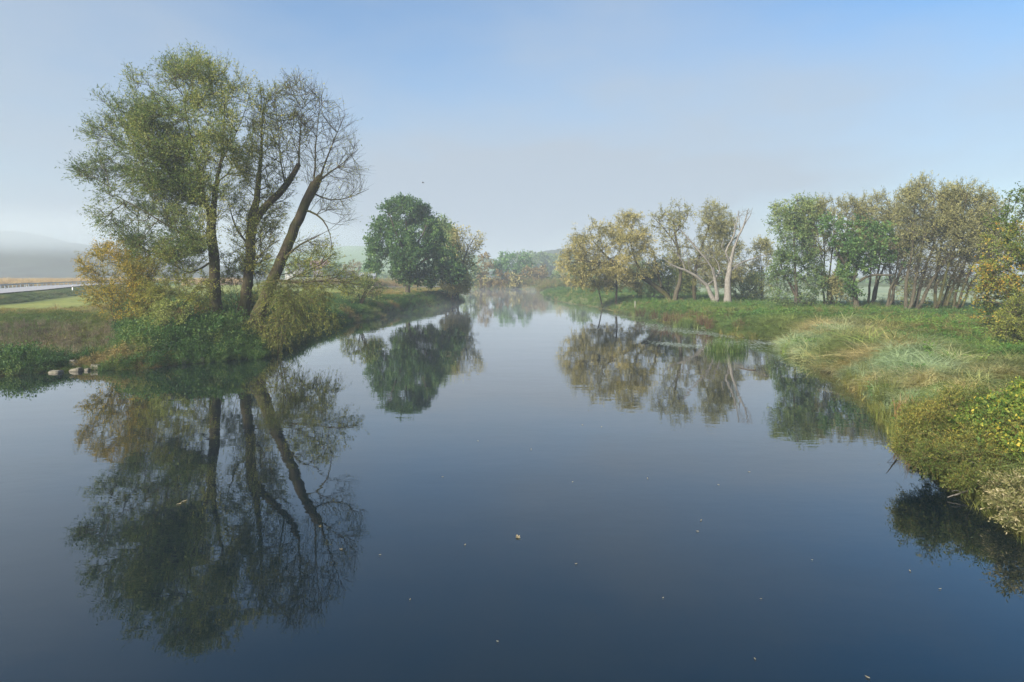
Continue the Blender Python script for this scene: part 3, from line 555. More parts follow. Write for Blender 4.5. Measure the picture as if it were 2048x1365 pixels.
plant('tree', 'leafy green tree at the left end of the right-hand copse, green down to the grass', 'tree', YR + 2,
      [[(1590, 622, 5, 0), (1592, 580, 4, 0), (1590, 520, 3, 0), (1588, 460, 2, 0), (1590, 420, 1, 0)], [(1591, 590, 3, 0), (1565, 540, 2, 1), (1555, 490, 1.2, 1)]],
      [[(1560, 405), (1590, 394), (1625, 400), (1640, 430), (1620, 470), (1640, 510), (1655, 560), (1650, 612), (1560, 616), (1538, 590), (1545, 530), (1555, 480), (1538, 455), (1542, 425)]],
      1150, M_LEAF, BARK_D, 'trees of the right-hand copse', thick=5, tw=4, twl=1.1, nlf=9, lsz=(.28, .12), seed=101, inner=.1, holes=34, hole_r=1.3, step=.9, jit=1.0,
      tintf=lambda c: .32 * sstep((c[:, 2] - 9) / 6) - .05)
plant('alder_tree', 'dark green tree with a bare crooked limb, in front of the brown willows', 'tree', YR - 2,
      [[(1714, 618, 8, 0), (1710, 590, 6.5, 0), (1706, 565, 5, 0), (1690, 530, 4, -.3), (1672, 500, 3, -.5), (1665, 475, 1.6, -.5)],
       [(1708, 572, 4, 0), (1730, 555, 3, -1), (1760, 550, 2.6, -1.5), (1785, 551, 1.8, -2)], [(1706, 565, 4, 0), (1722, 510, 3, .5), (1745, 460, 1.8, 1)], [(1722, 515, 2.4, .5), (1780, 495, 1.8, 0), (1820, 510, 1, -1)]],
      [[(1640, 440), (1670, 430), (1700, 435), (1740, 425), (1770, 440), (1790, 470), (1835, 500), (1840, 525), (1800, 530), (1760, 520), (1740, 545), (1700, 530), (1660, 500), (1640, 480)],
       [(1680, 500), (1710, 490), (1740, 540), (1720, 590), (1690, 590), (1675, 540)]],
      950, O_LEAF, BARK_G, 'trees of the right-hand copse', thick=4.5, tw=4, twl=.9, nlf=8, lsz=(.30, .19), seed=102, inner=.08, holes=44, hole_r=1.3, step=.8, jit=1.1, tintf=lambda c: .12)
def leaner(lab, bx, by, tops, polys, n_, lm, seed, Y, rp=4, bark=BARK_G, dens=.8):
    lb = []
    rg = random.Random(seed)
    for i, (tx, ty) in enumerate(tops):
        b0 = bx + (i - len(tops) / 2) * rp * 1.6; dy = rg.uniform(-2, 2)
        lb.append([(b0, by, rp, dy * .3), (b0 + (tx - b0) * .22 + rg.uniform(-4, 4), by - (by - ty) * .30, rp * .75, dy * .5), (b0 + (tx - b0) * .6 + rg.uniform(-6, 6), by - (by - ty) * .62, rp * .5, dy * .8), (tx, ty, rp * .2, dy)])
    polys = [[(a_, b_ + (34 if b_ > sum(q[1] for q in p_) / len(p_) else 0)) for a_, b_ in p_] for p_ in polys]
    low = [[(bx - 25, by - 60), (bx - 10, by - 130), (tops[-1][0] + 20, tops[-1][1] + 60), (tops[-1][0] + 15, tops[-1][1] + 110), (bx + 40, by - 40)]]
    return plant('willow_tree', lab, 'tree', Y, lb, polys + low, int(n_ * 1.3), lm, bark, 'trees of the right-hand copse', thick=5, tw=4, twl=1.3, nlf=14, lsz=(.26, .08), seed=seed, a=.9, b=.45, spread=.4, up=.5, inner=.10, holes=16, hole_r=1.1, step=.9, rt=.022,
                 leafdens=lambda p: dens * sstep((p[:, 2] - 6.0) / 4.0) + .015)
leaner('brown willow standing behind the dark green tree, first of the leaning row', 1660, 618, [(1640, 440), (1670, 420), (1700, 430), (1640, 500)], [[(1600, 415), (1650, 400), (1710, 398), (1750, 415), (1740, 470), (1690, 480), (1640, 500), (1600, 480)]], 620, BR_LEAF, 111, YR + 6, 3)
leaner('brown willow between the dark green tree and the thickest leaning clump', 1745, 615, [(1745, 430), (1780, 410), (1800, 440)], [[(1700, 400), (1760, 388), (1820, 390), (1840, 430), (1810, 480), (1750, 470), (1720, 440)]], 620, BR_LEAF, 112, YR + 5, 3.4)
leaner('short multi-stemmed brown willow left of the thickest leaning clump', 1782, 616, [(1800, 500), (1830, 470), (1780, 520)], [[(1770, 480), (1830, 450), (1850, 500), (1820, 560), (1775, 575)]], 300, BR_LEAF, 113, YR + 1, 4, dens=.5)
leaner('thickest clump of brown willow stems leaning right, under the highest crown', 1828, 626, [(1830, 420), (1870, 400), (1900, 400), (1930, 440)], [[(1795, 400), (1815, 370), (1850, 360), (1885, 368), (1905, 400), (1920, 440), (1880, 480), (1830, 480), (1800, 450)]], 900, BR_LEAF, 114, YR - 4, 5)
leaner('leaning brown willow with a fanned base, second from the yellow tree', 1882, 626, [(1900, 410), (1935, 390), (1965, 410), (1950, 480)], [[(1880, 385), (1915, 370), (1950, 368), (1985, 390), (2000, 430), (1990, 500), (1930, 490), (1895, 460)]], 820, BR_LEAF, 115, YR - 5, 4.4, BARK)
leaner('dark-stemmed willow beside the yellow tree at the end of the leaning row', 1915, 628, [(1950, 440), (1985, 430), (2010, 460)], [[(1930, 430), (1975, 400), (2020, 410), (2030, 470), (1990, 540), (1950, 520)]], 480, BR_LEAF, 116, YR - 5, 4, BARK)
yp = [(1640, 560), (1680, 545), (1700, 570), (1700, 606), (1650, 612)]
plant('shrub', 'brownish undergrowth bush beside the dark green tree trunk', 'shrub', YR + 3, stems(1672, 616, yp, 6, 1.0, 31, .8), [yp], 160, BR_LEAF, BARK, thick=2, tw=4, twl=.9, nlf=6, lsz=(.3, .12), seed=120, inner=.12, step=.9)
for i, (x0, x1, yt, lab) in enumerate([(1800, 1850, 560, 'twiggy half-bare bush in front of the thickest leaning clump'), (1850, 1910, 565, 'twiggy olive bush between two leaning willow bases')]):
    yp = [(x0, yt + 8), ((x0 + x1) / 2, yt), (x1, yt + 10), (x1, 618), (x0, 618)]
    plant('shrub', lab, 'shrub', YR - 1, stems((x0 + x1) / 2, 622, yp, 8, .8, 41 + i, .8), [yp], 130, W_OLIVE, BARK, thick=2, tw=3, twl=.8, nlf=3, lsz=(.25, .1), seed=130 + i, inner=.12, step=.9)
yp = [(1805, 596), (1825, 585), (1850, 592), (1852, 612), (1806, 612)]
# yellow tree at the right edge
plant('maple_tree', 'yellow and green autumn tree cut by the right edge of the picture', 'tree', 47,
      [[(2090, 665, 10, 0), (2080, 600, 8, 0), (2075, 520, 6, 0), (2070, 440, 3, 0)], [(2080, 600, 5, 0), (2030, 550, 3, -1), (1985, 530, 1.6, -1)], [(2078, 560, 4, 0), (2030, 490, 3, 1), (1990, 470, 1.4, 1)], [(2082, 610, 4, 0), (2020, 610, 3, -2), (1960, 600, 1.2, -2)], [(2075, 500, 4, 0), (2120, 430, 2, 0)]],
      [[(2010, 395), (2035, 378), (2090, 370), (2170, 400), (2220, 480), (2200, 600), (2100, 660), (2000, 655), (1965, 640), (1960, 615), (1925, 590), (1960, 560), (1950, 520), (1975, 490), (1950, 465), (1960, 440), (2000, 430)]],
      1700, A_LEAF, BARK_G, thick=5, tw=4, twl=.8, nlf=10, lsz=(.16, .10), seed=140, inner=.12, holes=40, hole_r=1.0, jit=1.0, droop=.1,
      tintf=lambda c: np.where(c[:, 2] > 10.0, -.42, 0) + .28 * vnoise(c[:, 0], c[:, 2], 2.2, 3))
yp = [(1985, 640), (2020, 600), (2080, 590), (2140, 640), (2140, 700), (2040, 690), (1995, 670)]
plant('shrub', 'olive brown hedge bush under the yellow tree at the right edge', 'shrub', 38, stems(2060, 700, yp, 7, 1.5, 51, .8), [yp], 420, W_OLIVE, BARK_G, thick=2, tw=4, twl=.5, nlf=8, lsz=(.14, .06), seed=141, inner=.15, tintf=lambda c: -.15)

# ------------------------------------------------------------------ instanced ground cover (stuff)
def scatter(name, label, pts, rot, scl, idx, colr, protos):
    me = bpy.data.meshes.new(name); me.vertices.add(len(pts)); me.vertices.foreach_set('co', np.asarray(pts, np.float32).ravel())
    for nm, dt, key, arr in (('rot', 'FLOAT_VECTOR', 'vector', rot), ('scl', 'FLOAT_VECTOR', 'vector', scl)):
        a = me.attributes.new(nm, dt, 'POINT'); a.data.foreach_set(key, np.asarray(arr, np.float32).ravel())
    a = me.attributes.new('idx', 'INT', 'POINT'); a.data.foreach_set('value', np.asarray(idx, np.int32))
    a = me.attributes.new('col', 'FLOAT_COLOR', 'POINT'); c = np.ones((len(pts), 4), np.float32); c[:, :3] = colr; a.data.foreach_set('color', c.ravel())
    o = obj(name, me); tag(o, label, None, None, 'stuff')
    cl = bpy.data.collections.new(name + '_source')
    for p in protos: cl.objects.link(p)
    g = bpy.data.node_groups.new(name, 'GeometryNodeTree'); g.interface.new_socket('Geometry', in_out='INPUT', socket_type='NodeSocketGeometry'); g.interface.new_socket('Geometry', in_out='OUTPUT', socket_type='NodeSocketGeometry')
    n = g.nodes; l = g.links; gi = n.new('NodeGroupInput'); go = n.new('NodeGroupOutput'); ci = n.new('GeometryNodeCollectionInfo'); ci.inputs['Collection'].default_value = cl
    ci.inputs['Separate Children'].default_value = True; ci.inputs['Reset Children'].default_value = True
    ip = n.new('GeometryNodeInstanceOnPoints'); ip.inputs['Pick Instance'].default_value = True
    l.new(gi.outputs[0], ip.inputs['Points']); l.new(ci.outputs[0], ip.inputs['Instance'])
    for nm, dt, s in (('idx', 'INT', 'Instance Index'), ('rot', 'FLOAT_VECTOR', 'Rotation'), ('scl', 'FLOAT_VECTOR', 'Scale')):
        na_ = n.new('GeometryNodeInputNamedAttribute'); na_.data_type = dt; na_.inputs['Name'].default_value = nm; l.new(na_.outputs['Attribute'], ip.inputs[s])
    l.new(ip.outputs[0], go.inputs[0]); md = o.modifiers.new('scatter', 'NODES'); md.node_group = g; return o
IM = inst_mat('ground_cover')
def blade_tuft(name, nb, hgt, wid, lean, rad_, seed, droop=.5, segs=3):
    rg = np.random.default_rng(seed); V, Fc, T = [], [], []; k = 0
    for i in range(nb):
        a = rg.uniform(0, 6.28); r0 = rad_ * math.sqrt(rg.random()); b = np.array([math.cos(a) * r0, math.sin(a) * r0, -.05]); aa = rg.uniform(0, 6.28)
        d = np.array([math.cos(aa), math.sin(aa), 0]); s = np.array([-d[1], d[0], 0]) * wid * rg.uniform(.6, 1.2); h = hgt * rg.uniform(.55, 1.15); ln = lean * rg.uniform(.3, 1.4); tt = rg.random()
        pr = []
        for j in range(segs + 1):
            t = j / segs; p = b + d * (ln * h * t * t + .08 * t) + np.array([0, 0, 1]) * h * (t - droop * t ** 2.6 * .6); ww = (1 - t) ** .7
            pr.append((p - s * ww * .5, p + s * ww * .5))
        for p in pr: V += list(p)
        for j in range(segs): Fc.append((k + 2 * j, k + 2 * j + 1, k + 2 * j + 3, k + 2 * j + 2)); T.append(tt)
        k += 2 * (segs + 1)
    return bpy.data.objects.new(name, mesh(name, V, np.array(Fc), IM, tint=T))
def leafy_sprig(name, hgt, rad_, nst, nl_, lsz, seed, wdt=.62):
    rg = np.random.default_rng(seed); V, Fc, T = [], [], []; k = 0
    for s_ in range(nst):
        a = rg.uniform(0, 6.28); d = nrm(np.array([math.cos(a) * rg.uniform(.1, .6), math.sin(a) * rg.uniform(.1, .6), 1])); b0 = np.array([math.cos(a), math.sin(a), 0]) * rad_ * rg.random() * .5; h = hgt * rg.uniform(.6, 1.1)
        t = rg.uniform(.15, 1.0, nl_); C = b0 + d * (t * h)[:, None]; aa = rg.uniform(0, 6.28, nl_)
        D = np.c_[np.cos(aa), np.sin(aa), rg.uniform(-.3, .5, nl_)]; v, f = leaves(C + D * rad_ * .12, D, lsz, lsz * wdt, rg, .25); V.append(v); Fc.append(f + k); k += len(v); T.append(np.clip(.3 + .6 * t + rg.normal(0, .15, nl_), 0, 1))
        v, f = tubes((b0 - [0, 0, .1])[None], (b0 + d * h)[None], d[None], d[None], np.array([.012]), np.array([.004]), 3); V.append(v); Fc.append(f + k); k += len(v); T.append(np.full(3, .2))
    return bpy.data.objects.new(name, mesh(name, np.vstack(V), np.vstack(Fc), IM, tint=np.concatenate(T)))
GR = [blade_tuft('grass_tuft', 60, .42, .022, .9, .28, 200 + i, .9) for i in range(4)]
LG = [blade_tuft('long_grass_tuft', 90, .62, .022, 1.5, .30, 210 + i, 1.25, 4) for i in range(4)]
HB = [leafy_sprig('herb_sprig', .5, .4, 6, 12, .11, 220 + i) for i in range(4)]
NB = [leafy_sprig('nettle_sprig', 1.0, .6, 10, 30, .095, 230 + i) for i in range(4)]
DW = [leafy_sprig('dry_weed', 1.0, .5, 12, 10, .07, 240 + i, .4) for i in range(3)]
RD = [blade_tuft('reed_tuft', 60, 1.0, .03, .35, .35, 250 + i, .25, 4) for i in range(3)]

def sample_polar(n_, a0, a1, r0, r1, pw=1.0):
    a = np.radians(rng.uniform(a0, a1, n_)); u = rng.random(n_); r = r0 * (r1 / r0) ** u; return r * np.sin(a), r * np.cos(a)
def place(name, label, x, y, protos, size, colf, lean=.15, sink=0.0, sz_sd=.25, zf=None, leandir=None):
    k = len(x); z = ground_z(x, y) if zf is None else zf(x, y); s = size * np.exp(rng.normal(0, sz_sd, k))
    rot = np.c_[rng.normal(0, lean, k), rng.normal(0, lean, k), rng.uniform(0, 6.28, k)]
    scatter(name, label, np.c_[x, y, z - sink], rot, np.c_[s, s, s * rng.uniform(.75, 1.25, k)], rng.integers(0, len(protos), k), colf(x, y), protos)
def mixc(cs, t):
    t = np.clip(t, 0, .9999) * (len(cs) - 1); i = t.astype(int); f = (t - i)[:, None]; cs = np.array(cs); return cs[i] * (1 - f) + cs[i + 1] * f
# right meadow
x, y = sample_polar(60000, 8, 47, 13, 95); sd = river_sd(x, y); k = (sd > .15) & (x > 0); x, y, sd = x[k], y[k], sd[k]
patch = vnoise(x, y, 7, 5) + .5 * vnoise(x, y, 2.2, 6)
def meadow_col(x, y):
    p = vnoise(x, y, 6, 5) * .5 + .35 * vnoise(x, y, 1.8, 6) + rng.normal(0, .25, len(x)); sdv = river_sd(x, y)
    near = sstep((9 - sdv) / 6) * sstep((60 - y) / 10)
    t = .42 + .22 * p; c = mixc([(.055, .095, .026), (.10, .155, .04), (.17, .21, .06), (.24, .25, .09)], t)
    ob = (sstep(vnoise(x, y, 11, 22) * 1.1 + .25) * .75)[:, None]; c = c * (1 - ob) + np.array([.175, .155, .06]) * ob
    fr = np.clip(sstep(vnoise(x, y, 4.5, 9) * 1.2 + .35 + rng.normal(0, .2, len(x))) * near, 0, 1)[:, None]; c = c * (1 - .75 * fr) + np.array([.30, .40, .26]) * .75 * fr
    st = np.clip(sstep(vnoise(x, y, 1.9, 12) * 1.2 + .15 + rng.normal(0, .2, len(x))) * near, 0, 1)[:, None]; c = c * (1 - .65 * st) + np.array([.44, .34, .17]) * .65 * st
    return c * rng.uniform(.75, 1.25, len(x))[:, None]
nobush = (y > 27) | (sd > 12) | (rng.random(len(x)) < .12); x, y, sd, patch = x[nobush], y[nobush], sd[nobush], patch[nobush]
lg = (sd < 9 + 3 * patch) & (y < 62) & ((sd > .8) | (y > 30)); sel = rng.random(len(x))
a_ = lg & (sel < .72)
place('long_grass', 'drooping pale and straw coloured grass along the right bank', x[a_], y[a_], LG, np.where(y[a_] < 34, .72, .95) + .004 * y[a_], meadow_col, lean=.25)
a_ = ~lg & (sel < .70)
place('meadow_grass', 'green meadow grass on the right bank', x[a_], y[a_], GR, (.8 + .012 * y[a_]), meadow_col)
herbc = lambda x, y: mixc([(.02, .06, .018), (.045, .11, .025), (.08, .15, .03), (.14, .19, .045)], .5 + .25 * vnoise(x, y, 4, 7) + rng.normal(0, .15, len(x)))
a_ = (sel > .72) & ((patch > .15) | (~lg & (sel > .85)))
place('meadow_herbs', 'low leafy herbs growing through the right meadow', x[a_], y[a_], HB, (.5 + .008 * y[a_]), herbc)
# right bank fringe reeds by the waterline
x, y = sample_polar(16000, 6, 46, 12, 130); sd = river_sd(x, y); k = (sd > -.35) & (sd < .9) & (x > 0) & (vnoise(x, y, 3.5, 11) > -.35); x, y = x[k], y[k]
reedc = lambda x, y: mixc([(.05, .075, .02), (.10, .12, .03), (.17, .16, .05), (.22, .15, .07)], .45 + .3 * vnoise(x, y, 2.5, 13) + rng.normal(0, .18, len(x)))
place('bank_sedge', 'sedge and reed leaves fringing the right waterline', x, y, RD, np.where(y < 24, .42, .62), reedc, lean=.35)
# far right bank undergrowth (beyond the meadow, under the trees)
x, y = sample_polar(16000, 3, 45, 80, 200); sd = river_sd(x, y); k = (sd > .1) & ((y > 92) | (sd < 30)) & (x > 0) & ~((x > 45) & (y > 95)); x, y = x[k], y[k]
place('bank_undergrowth', 'green nettles and grass under the right bank willows', x, y, NB, .45 * np.ones(len(x)), lambda x, y: mixc([(.03, .07, .02), (.055, .12, .03), (.10, .16, .045), (.2, .17, .08)], .42 + .25 * vnoise(x, y, 6, 14) + rng.normal(0, .15, len(x))), sz_sd=.35)
x, y = sample_polar(7000, -32, 12, 195, 262); sd = river_sd(x, y); k = (sd > .2) & (sd < 25); x, y = x[k], y[k]
place('far_undergrowth', 'hazy scrub along the far bank', x, y, NB, 1.8 * np.ones(len(x)), lambda x, y: mixc([(.05, .07, .02), (.10, .13, .04), (.22, .15, .06), (.28, .22, .08)], .5 + .3 * vnoise(x, y, 9, 15) + rng.normal(0, .15, len(x))))
# left bank
x, y = sample_polar(90000, -46, -3, 34, 150); sd = river_sd(x, y); px = 1024 + x / y * F
wl = np.interp(x, [-60, -31, -24, -20, 0], [22, 19, 9, 6, 4]); k = (sd > -.3) & (sd < wl) & (x < 0); x, y, sd, px, wl = x[k], y[k], sd[k], px[k], wl[k]
dry = (px < 235) & (sd > 2.2) ; u = rng.random(len(x)); nz = vnoise(x, y, 3, 16)
a_ = ~dry & (u < .8) & ~((px < 345) & (px > 250) & (sd < 1.3) & (u > .2)) & ~((px < 215) & (px > 100) & (sd < 2.0) & (u > .25))
def leftgreen(x, y):
    px = 1024 + x / y * F; t = .45 + .24 * vnoise(x, y, 2.2, 17) + rng.normal(0, .16, len(x)); c = mixc([(.016, .042, .015), (.03, .08, .022), (.07, .125, .033), (.17, .19, .055)], t)
    m = (sstep((vnoise(x, y, 2.0, 18) - .5) * 2) * .7)[:, None]; return c * (1 - m) + np.array([.22, .15, .07]) * m
hh = np.interp(px[a_], [0, 110, 230, 330, 560, 640, 930], [.85, .8, .65, .82, .85, .65, .5]) * np.interp(sd[a_], [-.3, .8, 3, 7], [.6, .9, 1.2, 1.1]) * np.where((px[a_] > 600) & (sd[a_] > 2.6), .5, 1) * np.where((px[a_] > 570) & (px[a_] < 770) & (sd[a_] <= 2.6), 1.35, 1)
place('bank_nettles', 'bright green nettles and brambles covering the left bank under the willows', x[a_], y[a_], NB, hh, leftgreen, lean=.25)
a_ = dry & (u < .22) & (nz > -.25) & (sd < 13)
place('dry_weeds', 'brown and grey dead weed stalks on the sloping left bank', x[a_], y[a_], DW, .62 * np.ones(a_.sum()), lambda x, y: mixc([(.06, .05, .035), (.13, .105, .08), (.22, .18, .14), (.12, .16, .05), (.09, .15, .04)], .5 + .3 * vnoise(x, y, 3, 19) + rng.normal(0, .2, len(x))))
a_ = (px < 260) & (u > .42)
place('slope_grass', 'rough short grass on the sloping left bank', x[a_], y[a_], GR, 1.0 * np.ones(a_.sum()), lambda x, y: mixc([(.05, .09, .02), (.10, .15, .03), (.16, .16, .05), (.20, .13, .07)], .45 + .3 * vnoise(x, y, 5, 20) + rng.normal(0, .15, len(x))))
a_ = (px > 215) & (px < 350) & (sd < 1.8) & (u > .75)
place('straw_grass', 'brown straw grass at the left waterline', x[a_], y[a_], LG, .8 * np.ones(a_.sum()), lambda x, y: mixc([(.2, .13, .06), (.30, .20, .09), (.14, .15, .05)], rng.random(len(x))), lean=.4)
# grass edge beyond the bank top (between the nettles and the mown field)
x, y = sample_polar(16000, -46, -4, 60, 170); sd = river_sd(x, y); wl = np.interp(x, [-60, -31, -24, -20, 0], [22, 19, 9, 6, 4]); k = (sd > wl - 1.5) & (sd < wl + 4) & (x < 0); x, y = x[k], y[k]
place('field_edge_grass', 'tan and green uncut grass along the edge of the mown field', x, y, GR, 1.2 * np.ones(len(x)), lambda x, y: mixc([(.10, .14, .03), (.22, .19, .07), (.28, .20, .09)], rng.random(len(x))))
x, y = sample_polar(26000, -46, -22, 55, 180); rd = seg_dist(np.c_[x, y], road_c, False); k = (rd > 4.9) & (rd < 9.0); x, y = x[k], y[k]
place('verge_grass', 'dark uncut grass on the road embankment', x, y, GR, 1.0 * np.ones(len(x)), lambda x, y: mixc([(.05, .09, .03), (.09, .13, .045), (.2, .17, .08)], .4 + .25 * vnoise(x, y, 7, 21) + rng.normal(0, .15, len(x))))
x, y = sample_polar(30000, -48, -24, 210, 420); k = (seg_dist(np.c_[x, y], road_c, False) > 14) & (x < -60) ; x, y = x[k], y[k]
place('maize_field', 'ripe tan maize field beyond the road', x, y, RD, 2.0 * np.ones(len(x)), lambda x, y: mixc([(.20, .13, .07), (.36, .25, .13), (.44, .33, .18)], rng.random(len(x))), sz_sd=.1)

# distinct plants in and by the water
def solo(name, label, cat, px, py, z, protos_f, seed, colr, group=None, k=7, rad_=.8, sc=1.0, part='leaf_blades'):
    rg = np.random.default_rng(seed); c = G(px, py, z); root = empty(name, c); tag(root, label, cat, group); V, Fc, T, kk = [], [], [], 0
    m = leaf_mat(name + '_leaf', colr, .3)
    for i in range(k):
        me = protos_f[i % len(protos_f)].data; nv = len(me.vertices); co = np.zeros(nv * 3, np.float32); me.vertices.foreach_get('co', co); co = co.reshape(-1, 3)
        lo = np.zeros(len(me.loops), np.int32); me.loops.foreach_get('vertex_index', lo); ti = np.zeros(len(me.polygons), np.float32); me.attributes['tint'].data.foreach_get('value', ti)
        a = rg.uniform(0, 6.28); r = rad_ * math.sqrt(rg.random()); s = sc * rg.uniform(.75, 1.15); b = rg.uniform(0, 6.28); M = np.array([[math.cos(b), -math.sin(b), 0], [math.sin(b), math.cos(b), 0], [0, 0, 1]])
        q = (co @ M.T) * s + np.array([c[0] + r * math.cos(a) * 1.3, c[1] + r * math.sin(a), z]); V.append(q); Fc.append(lo.reshape(-1, 4) + kk); kk += nv; T.append(np.clip(ti * .7 + rg.uniform(-.1, .4), 0, 1))
    obj(part, mesh(name, np.vstack(V), np.vstack(Fc), m, tint=np.concatenate(T)), root); return root
RG = [(.03, .06, .018), (.06, .105, .028), (.12, .16, .05)]
solo('reed_clump', 'bright green reed clump standing in the water, farther of the two', 'reeds', 1374, 656, -.05, RD, 301, RG, 'reed clumps in the water', 9, .95, 1.35)
solo('reed_clump', 'bright green reed clump standing in the water, nearer of the two', 'reeds', 1449, 704, -.05, RD, 302, RG, 'reed clumps in the water', 12, 1.1, 1.25)
solo('reed_clump', 'small yellow-green reed tuft at the water edge under the frosty grass mound', 'reeds', 1580, 706, -.05, RD, 303, [(.07, .13, .02), (.15, .22, .04), (.25, .30, .08)], None, 4, .5, .9)
dk = [(1285, 632, 'leftmost'), (1308, 636, 'second from left'), (1335, 641, 'third from left'), (1356, 645, 'by the farther reed clump'), (1378, 640, 'just behind the farther reed clump'), (1398, 648, 'right of the farther reed clump'), (1412, 655, 'nearest the water'), (1455, 648, 'in front of the dead tree'), (1478, 650, 'right in front of the dead tree'), (1482, 660, 'low at the bank corner'), (1510, 640, 'rightmost, apart in the grass')]
for i, (px, py, lab) in enumerate(dk):
    solo('dock_clump', 'rusty brown dock clump on the right bank, ' + lab, 'plant', px, py, .45, DW, 310 + i, [(.05, .028, .017), (.10, .06, .034), (.17, .115, .065)], 'rusty dock clumps along the bank edge', 4, .55, 1.2, 'stalks')

# near bottom-right bushes over the water
def near(name, label, Y, polys, bx, by, ns, n_, lm, seed, ys, rp=1.6, **k):
    return plant(name, label, 'shrub', Y, stems(bx, by, polys[0], ns, rp, seed, .8), polys, n_, lm, BARK_Y, seed=seed, step=.3, hole_r=.35, ys=ys, gclear=-.25, **k)
V_LEAF = leaf_mat('bramble_leaf', [(.025, .055, .012), (.06, .11, .02), (.13, .17, .03), (.42, .33, .05)])
S_LEAF = leaf_mat('sallow_leaf', [(.022, .04, .010), (.055, .085, .02), (.10, .125, .03), (.23, .20, .045)])
near('shrub', 'olive twiggy sallow spilling over the water left of the yellow bramble', 17.9, [[(1800, 830), (1830, 800), (1860, 810), (1900, 775), (1950, 770), (2010, 800), (2080, 830), (2090, 960), (2000, 985), (1930, 970), (1880, 955), (1830, 925), (1790, 900), (1800, 870)]], 2000, 960, 20, 3400, S_LEAF, 401, (870, -.022), thick=1.0, tw=5, twl=.34, nlf=9, lsz=(.075, .02), inner=.25, rt=.006, holes=40, clump=22, tintf=lambda c: .25 * vnoise(c[:, 0], c[:, 1] + c[:, 2], .7, 5))
near('bramble_bush', 'bright green and yellow bramble bush at the right edge', 17.4, [[(1905, 850), (1930, 815), (1965, 800), (2005, 795), (2030, 770), (2080, 765), (2160, 790), (2200, 900), (2150, 1000), (2060, 985), (2020, 930), (1980, 905)]], 2080, 1010, 14, 1300, V_LEAF, 402, (880, -.018), thick=1.1, tw=4, twl=.3, nlf=8, lsz=(.09, .058), inner=.2, rt=.004, holes=20, jit=1.0)
near('shrub', 'pale dry leaved sallow leaning over the water in the lower right corner', 13.8, [[(1960, 960), (2010, 950), (2120, 930), (2250, 960), (2260, 1080), (2100, 1100), (2030, 1070), (1995, 1020)]], 2110, 1080, 12, 900, leaf_mat('sallow_pale', [(.04, .06, .018), (.09, .105, .035), (.17, .16, .07), (.32, .28, .18)]), 403, (1020, -.016), thick=.8, tw=4, twl=.3, nlf=9, lsz=(.085, .025), inner=.2, rt=.004, holes=10)
near('shrub', 'dark green bramble mound in the meadow near the right edge, behind the yellow bramble', 31, [[(1950, 725), (1985, 705), (2040, 698), (2120, 700), (2130, 765), (2040, 775), (1970, 760)]], 2040, 775, 8, 700,
     leaf_mat('bramble_dark', [(.02, .05, .014), (.04, .09, .02), (.08, .13, .03)]), 404, (740, -.04), thick=1.2, tw=4, twl=.3, nlf=8, lsz=(.10, .07), inner=.2)
solo('sedge_clump', 'tall reddish brown sedge clump drooping at the water just beyond the olive sallow', 'sedge', 1858, 842, .55, RD, 305, [(.07, .05, .02), (.13, .10, .035), (.20, .12, .06)], None, 16, 1.1, 1.0)
solo('sedge_clump', 'yellow-green sedge clump leaning over the water in front of the reddish brown one', 'sedge', 1815, 862, .05, RD, 306, [(.05, .075, .02), (.10, .12, .03), (.18, .18, .05)], None, 12, .8, .8)
# fallen bleached branches
def branch(name, label, pts, twigs_, m, group=None):
    lb = [[np.r_[P(q[0], q[1], q[2]), q[3]] for q in pts]] + [[np.r_[P(q[0], q[1], q[2]), q[3]] for q in t] for t in twigs_]
    rg = np.random.default_rng(len(pts) + int(pts[0][0]))
    PP, DD, PA, RR, nl, tips, ok = grow(lb, [], step=.12); r = np.where(RR > 0, RR, .004)
    v, f = wood_mesh(PP, DD, PA, r); base = P(*pts[0][:3]); o = obj(name, mesh(name, v, f, m, smooth=True)); tag(o, label, 'branch', group); return o
branch('fallen_branch', 'thickest bleached branch lying over the water in the lower right', [(2075, 950, 16.0, .05), (2010, 962, 16.0, .045), (1960, 973, 16.1, .038), (1925, 986, 16.0, .028), (1895, 995, 15.95, .012)],
       [[(1925, 986, 16.0, .02), (1912, 981, 16.0, .014), (1903, 983, 16.0, .007)], [(1975, 970, 16.1, .02), (1990, 950, 16.1, .014), (2000, 920, 16.2, .009)], [(1950, 977, 16.1, .018), (1938, 965, 16.1, .012), (1930, 950, 16.1, .006)]], BARK_P, 'bleached branches over the water')
branch('fallen_branch', 'long thin bleached branch reaching left over the water above the thickest one', [(1990, 968, 16.4, .03), (1940, 950, 16.9, .025), (1890, 933, 17.6, .02), (1850, 922, 18.6, .012), (1815, 916, 19.0, .005)],
       [[(1890, 935, 18.2, .01), (1870, 935, 18.2, .008), (1845, 932, 18.4, .004)], [(1850, 922, 18.6, .01), (1880, 920, 18.4, .004)]], BARK_P, 'bleached branches over the water')
branch('fallen_branch', 'arching bleached twig crossing in front of the olive sallow', [(2045, 970, 16.0, .022), (2000, 952, 16.0, .018), (1965, 935, 16.2, .015), (1925, 915, 16.6, .012), (1880, 898, 17.2, .009), (1866, 870, 17.8, .005)], [[(1965, 935, 16.2, .010), (1940, 900, 16.6, .005)]], BARK_P, 'bleached branches over the water')
branch('fallen_branch', 'small forked dead stub poking from the water left of the sallow', [(1795, 912, 19.6, .03), (1783, 898, 19.6, .022), (1772, 883, 19.6, .01)], [[(1783, 898, 19.6, .01), (1776, 905, 19.6, .005)], [(1795, 905, 19.6, .01), (1770, 928, 19.0, .005), (1755, 927, 18.9, .003)]], BARK_G, None)
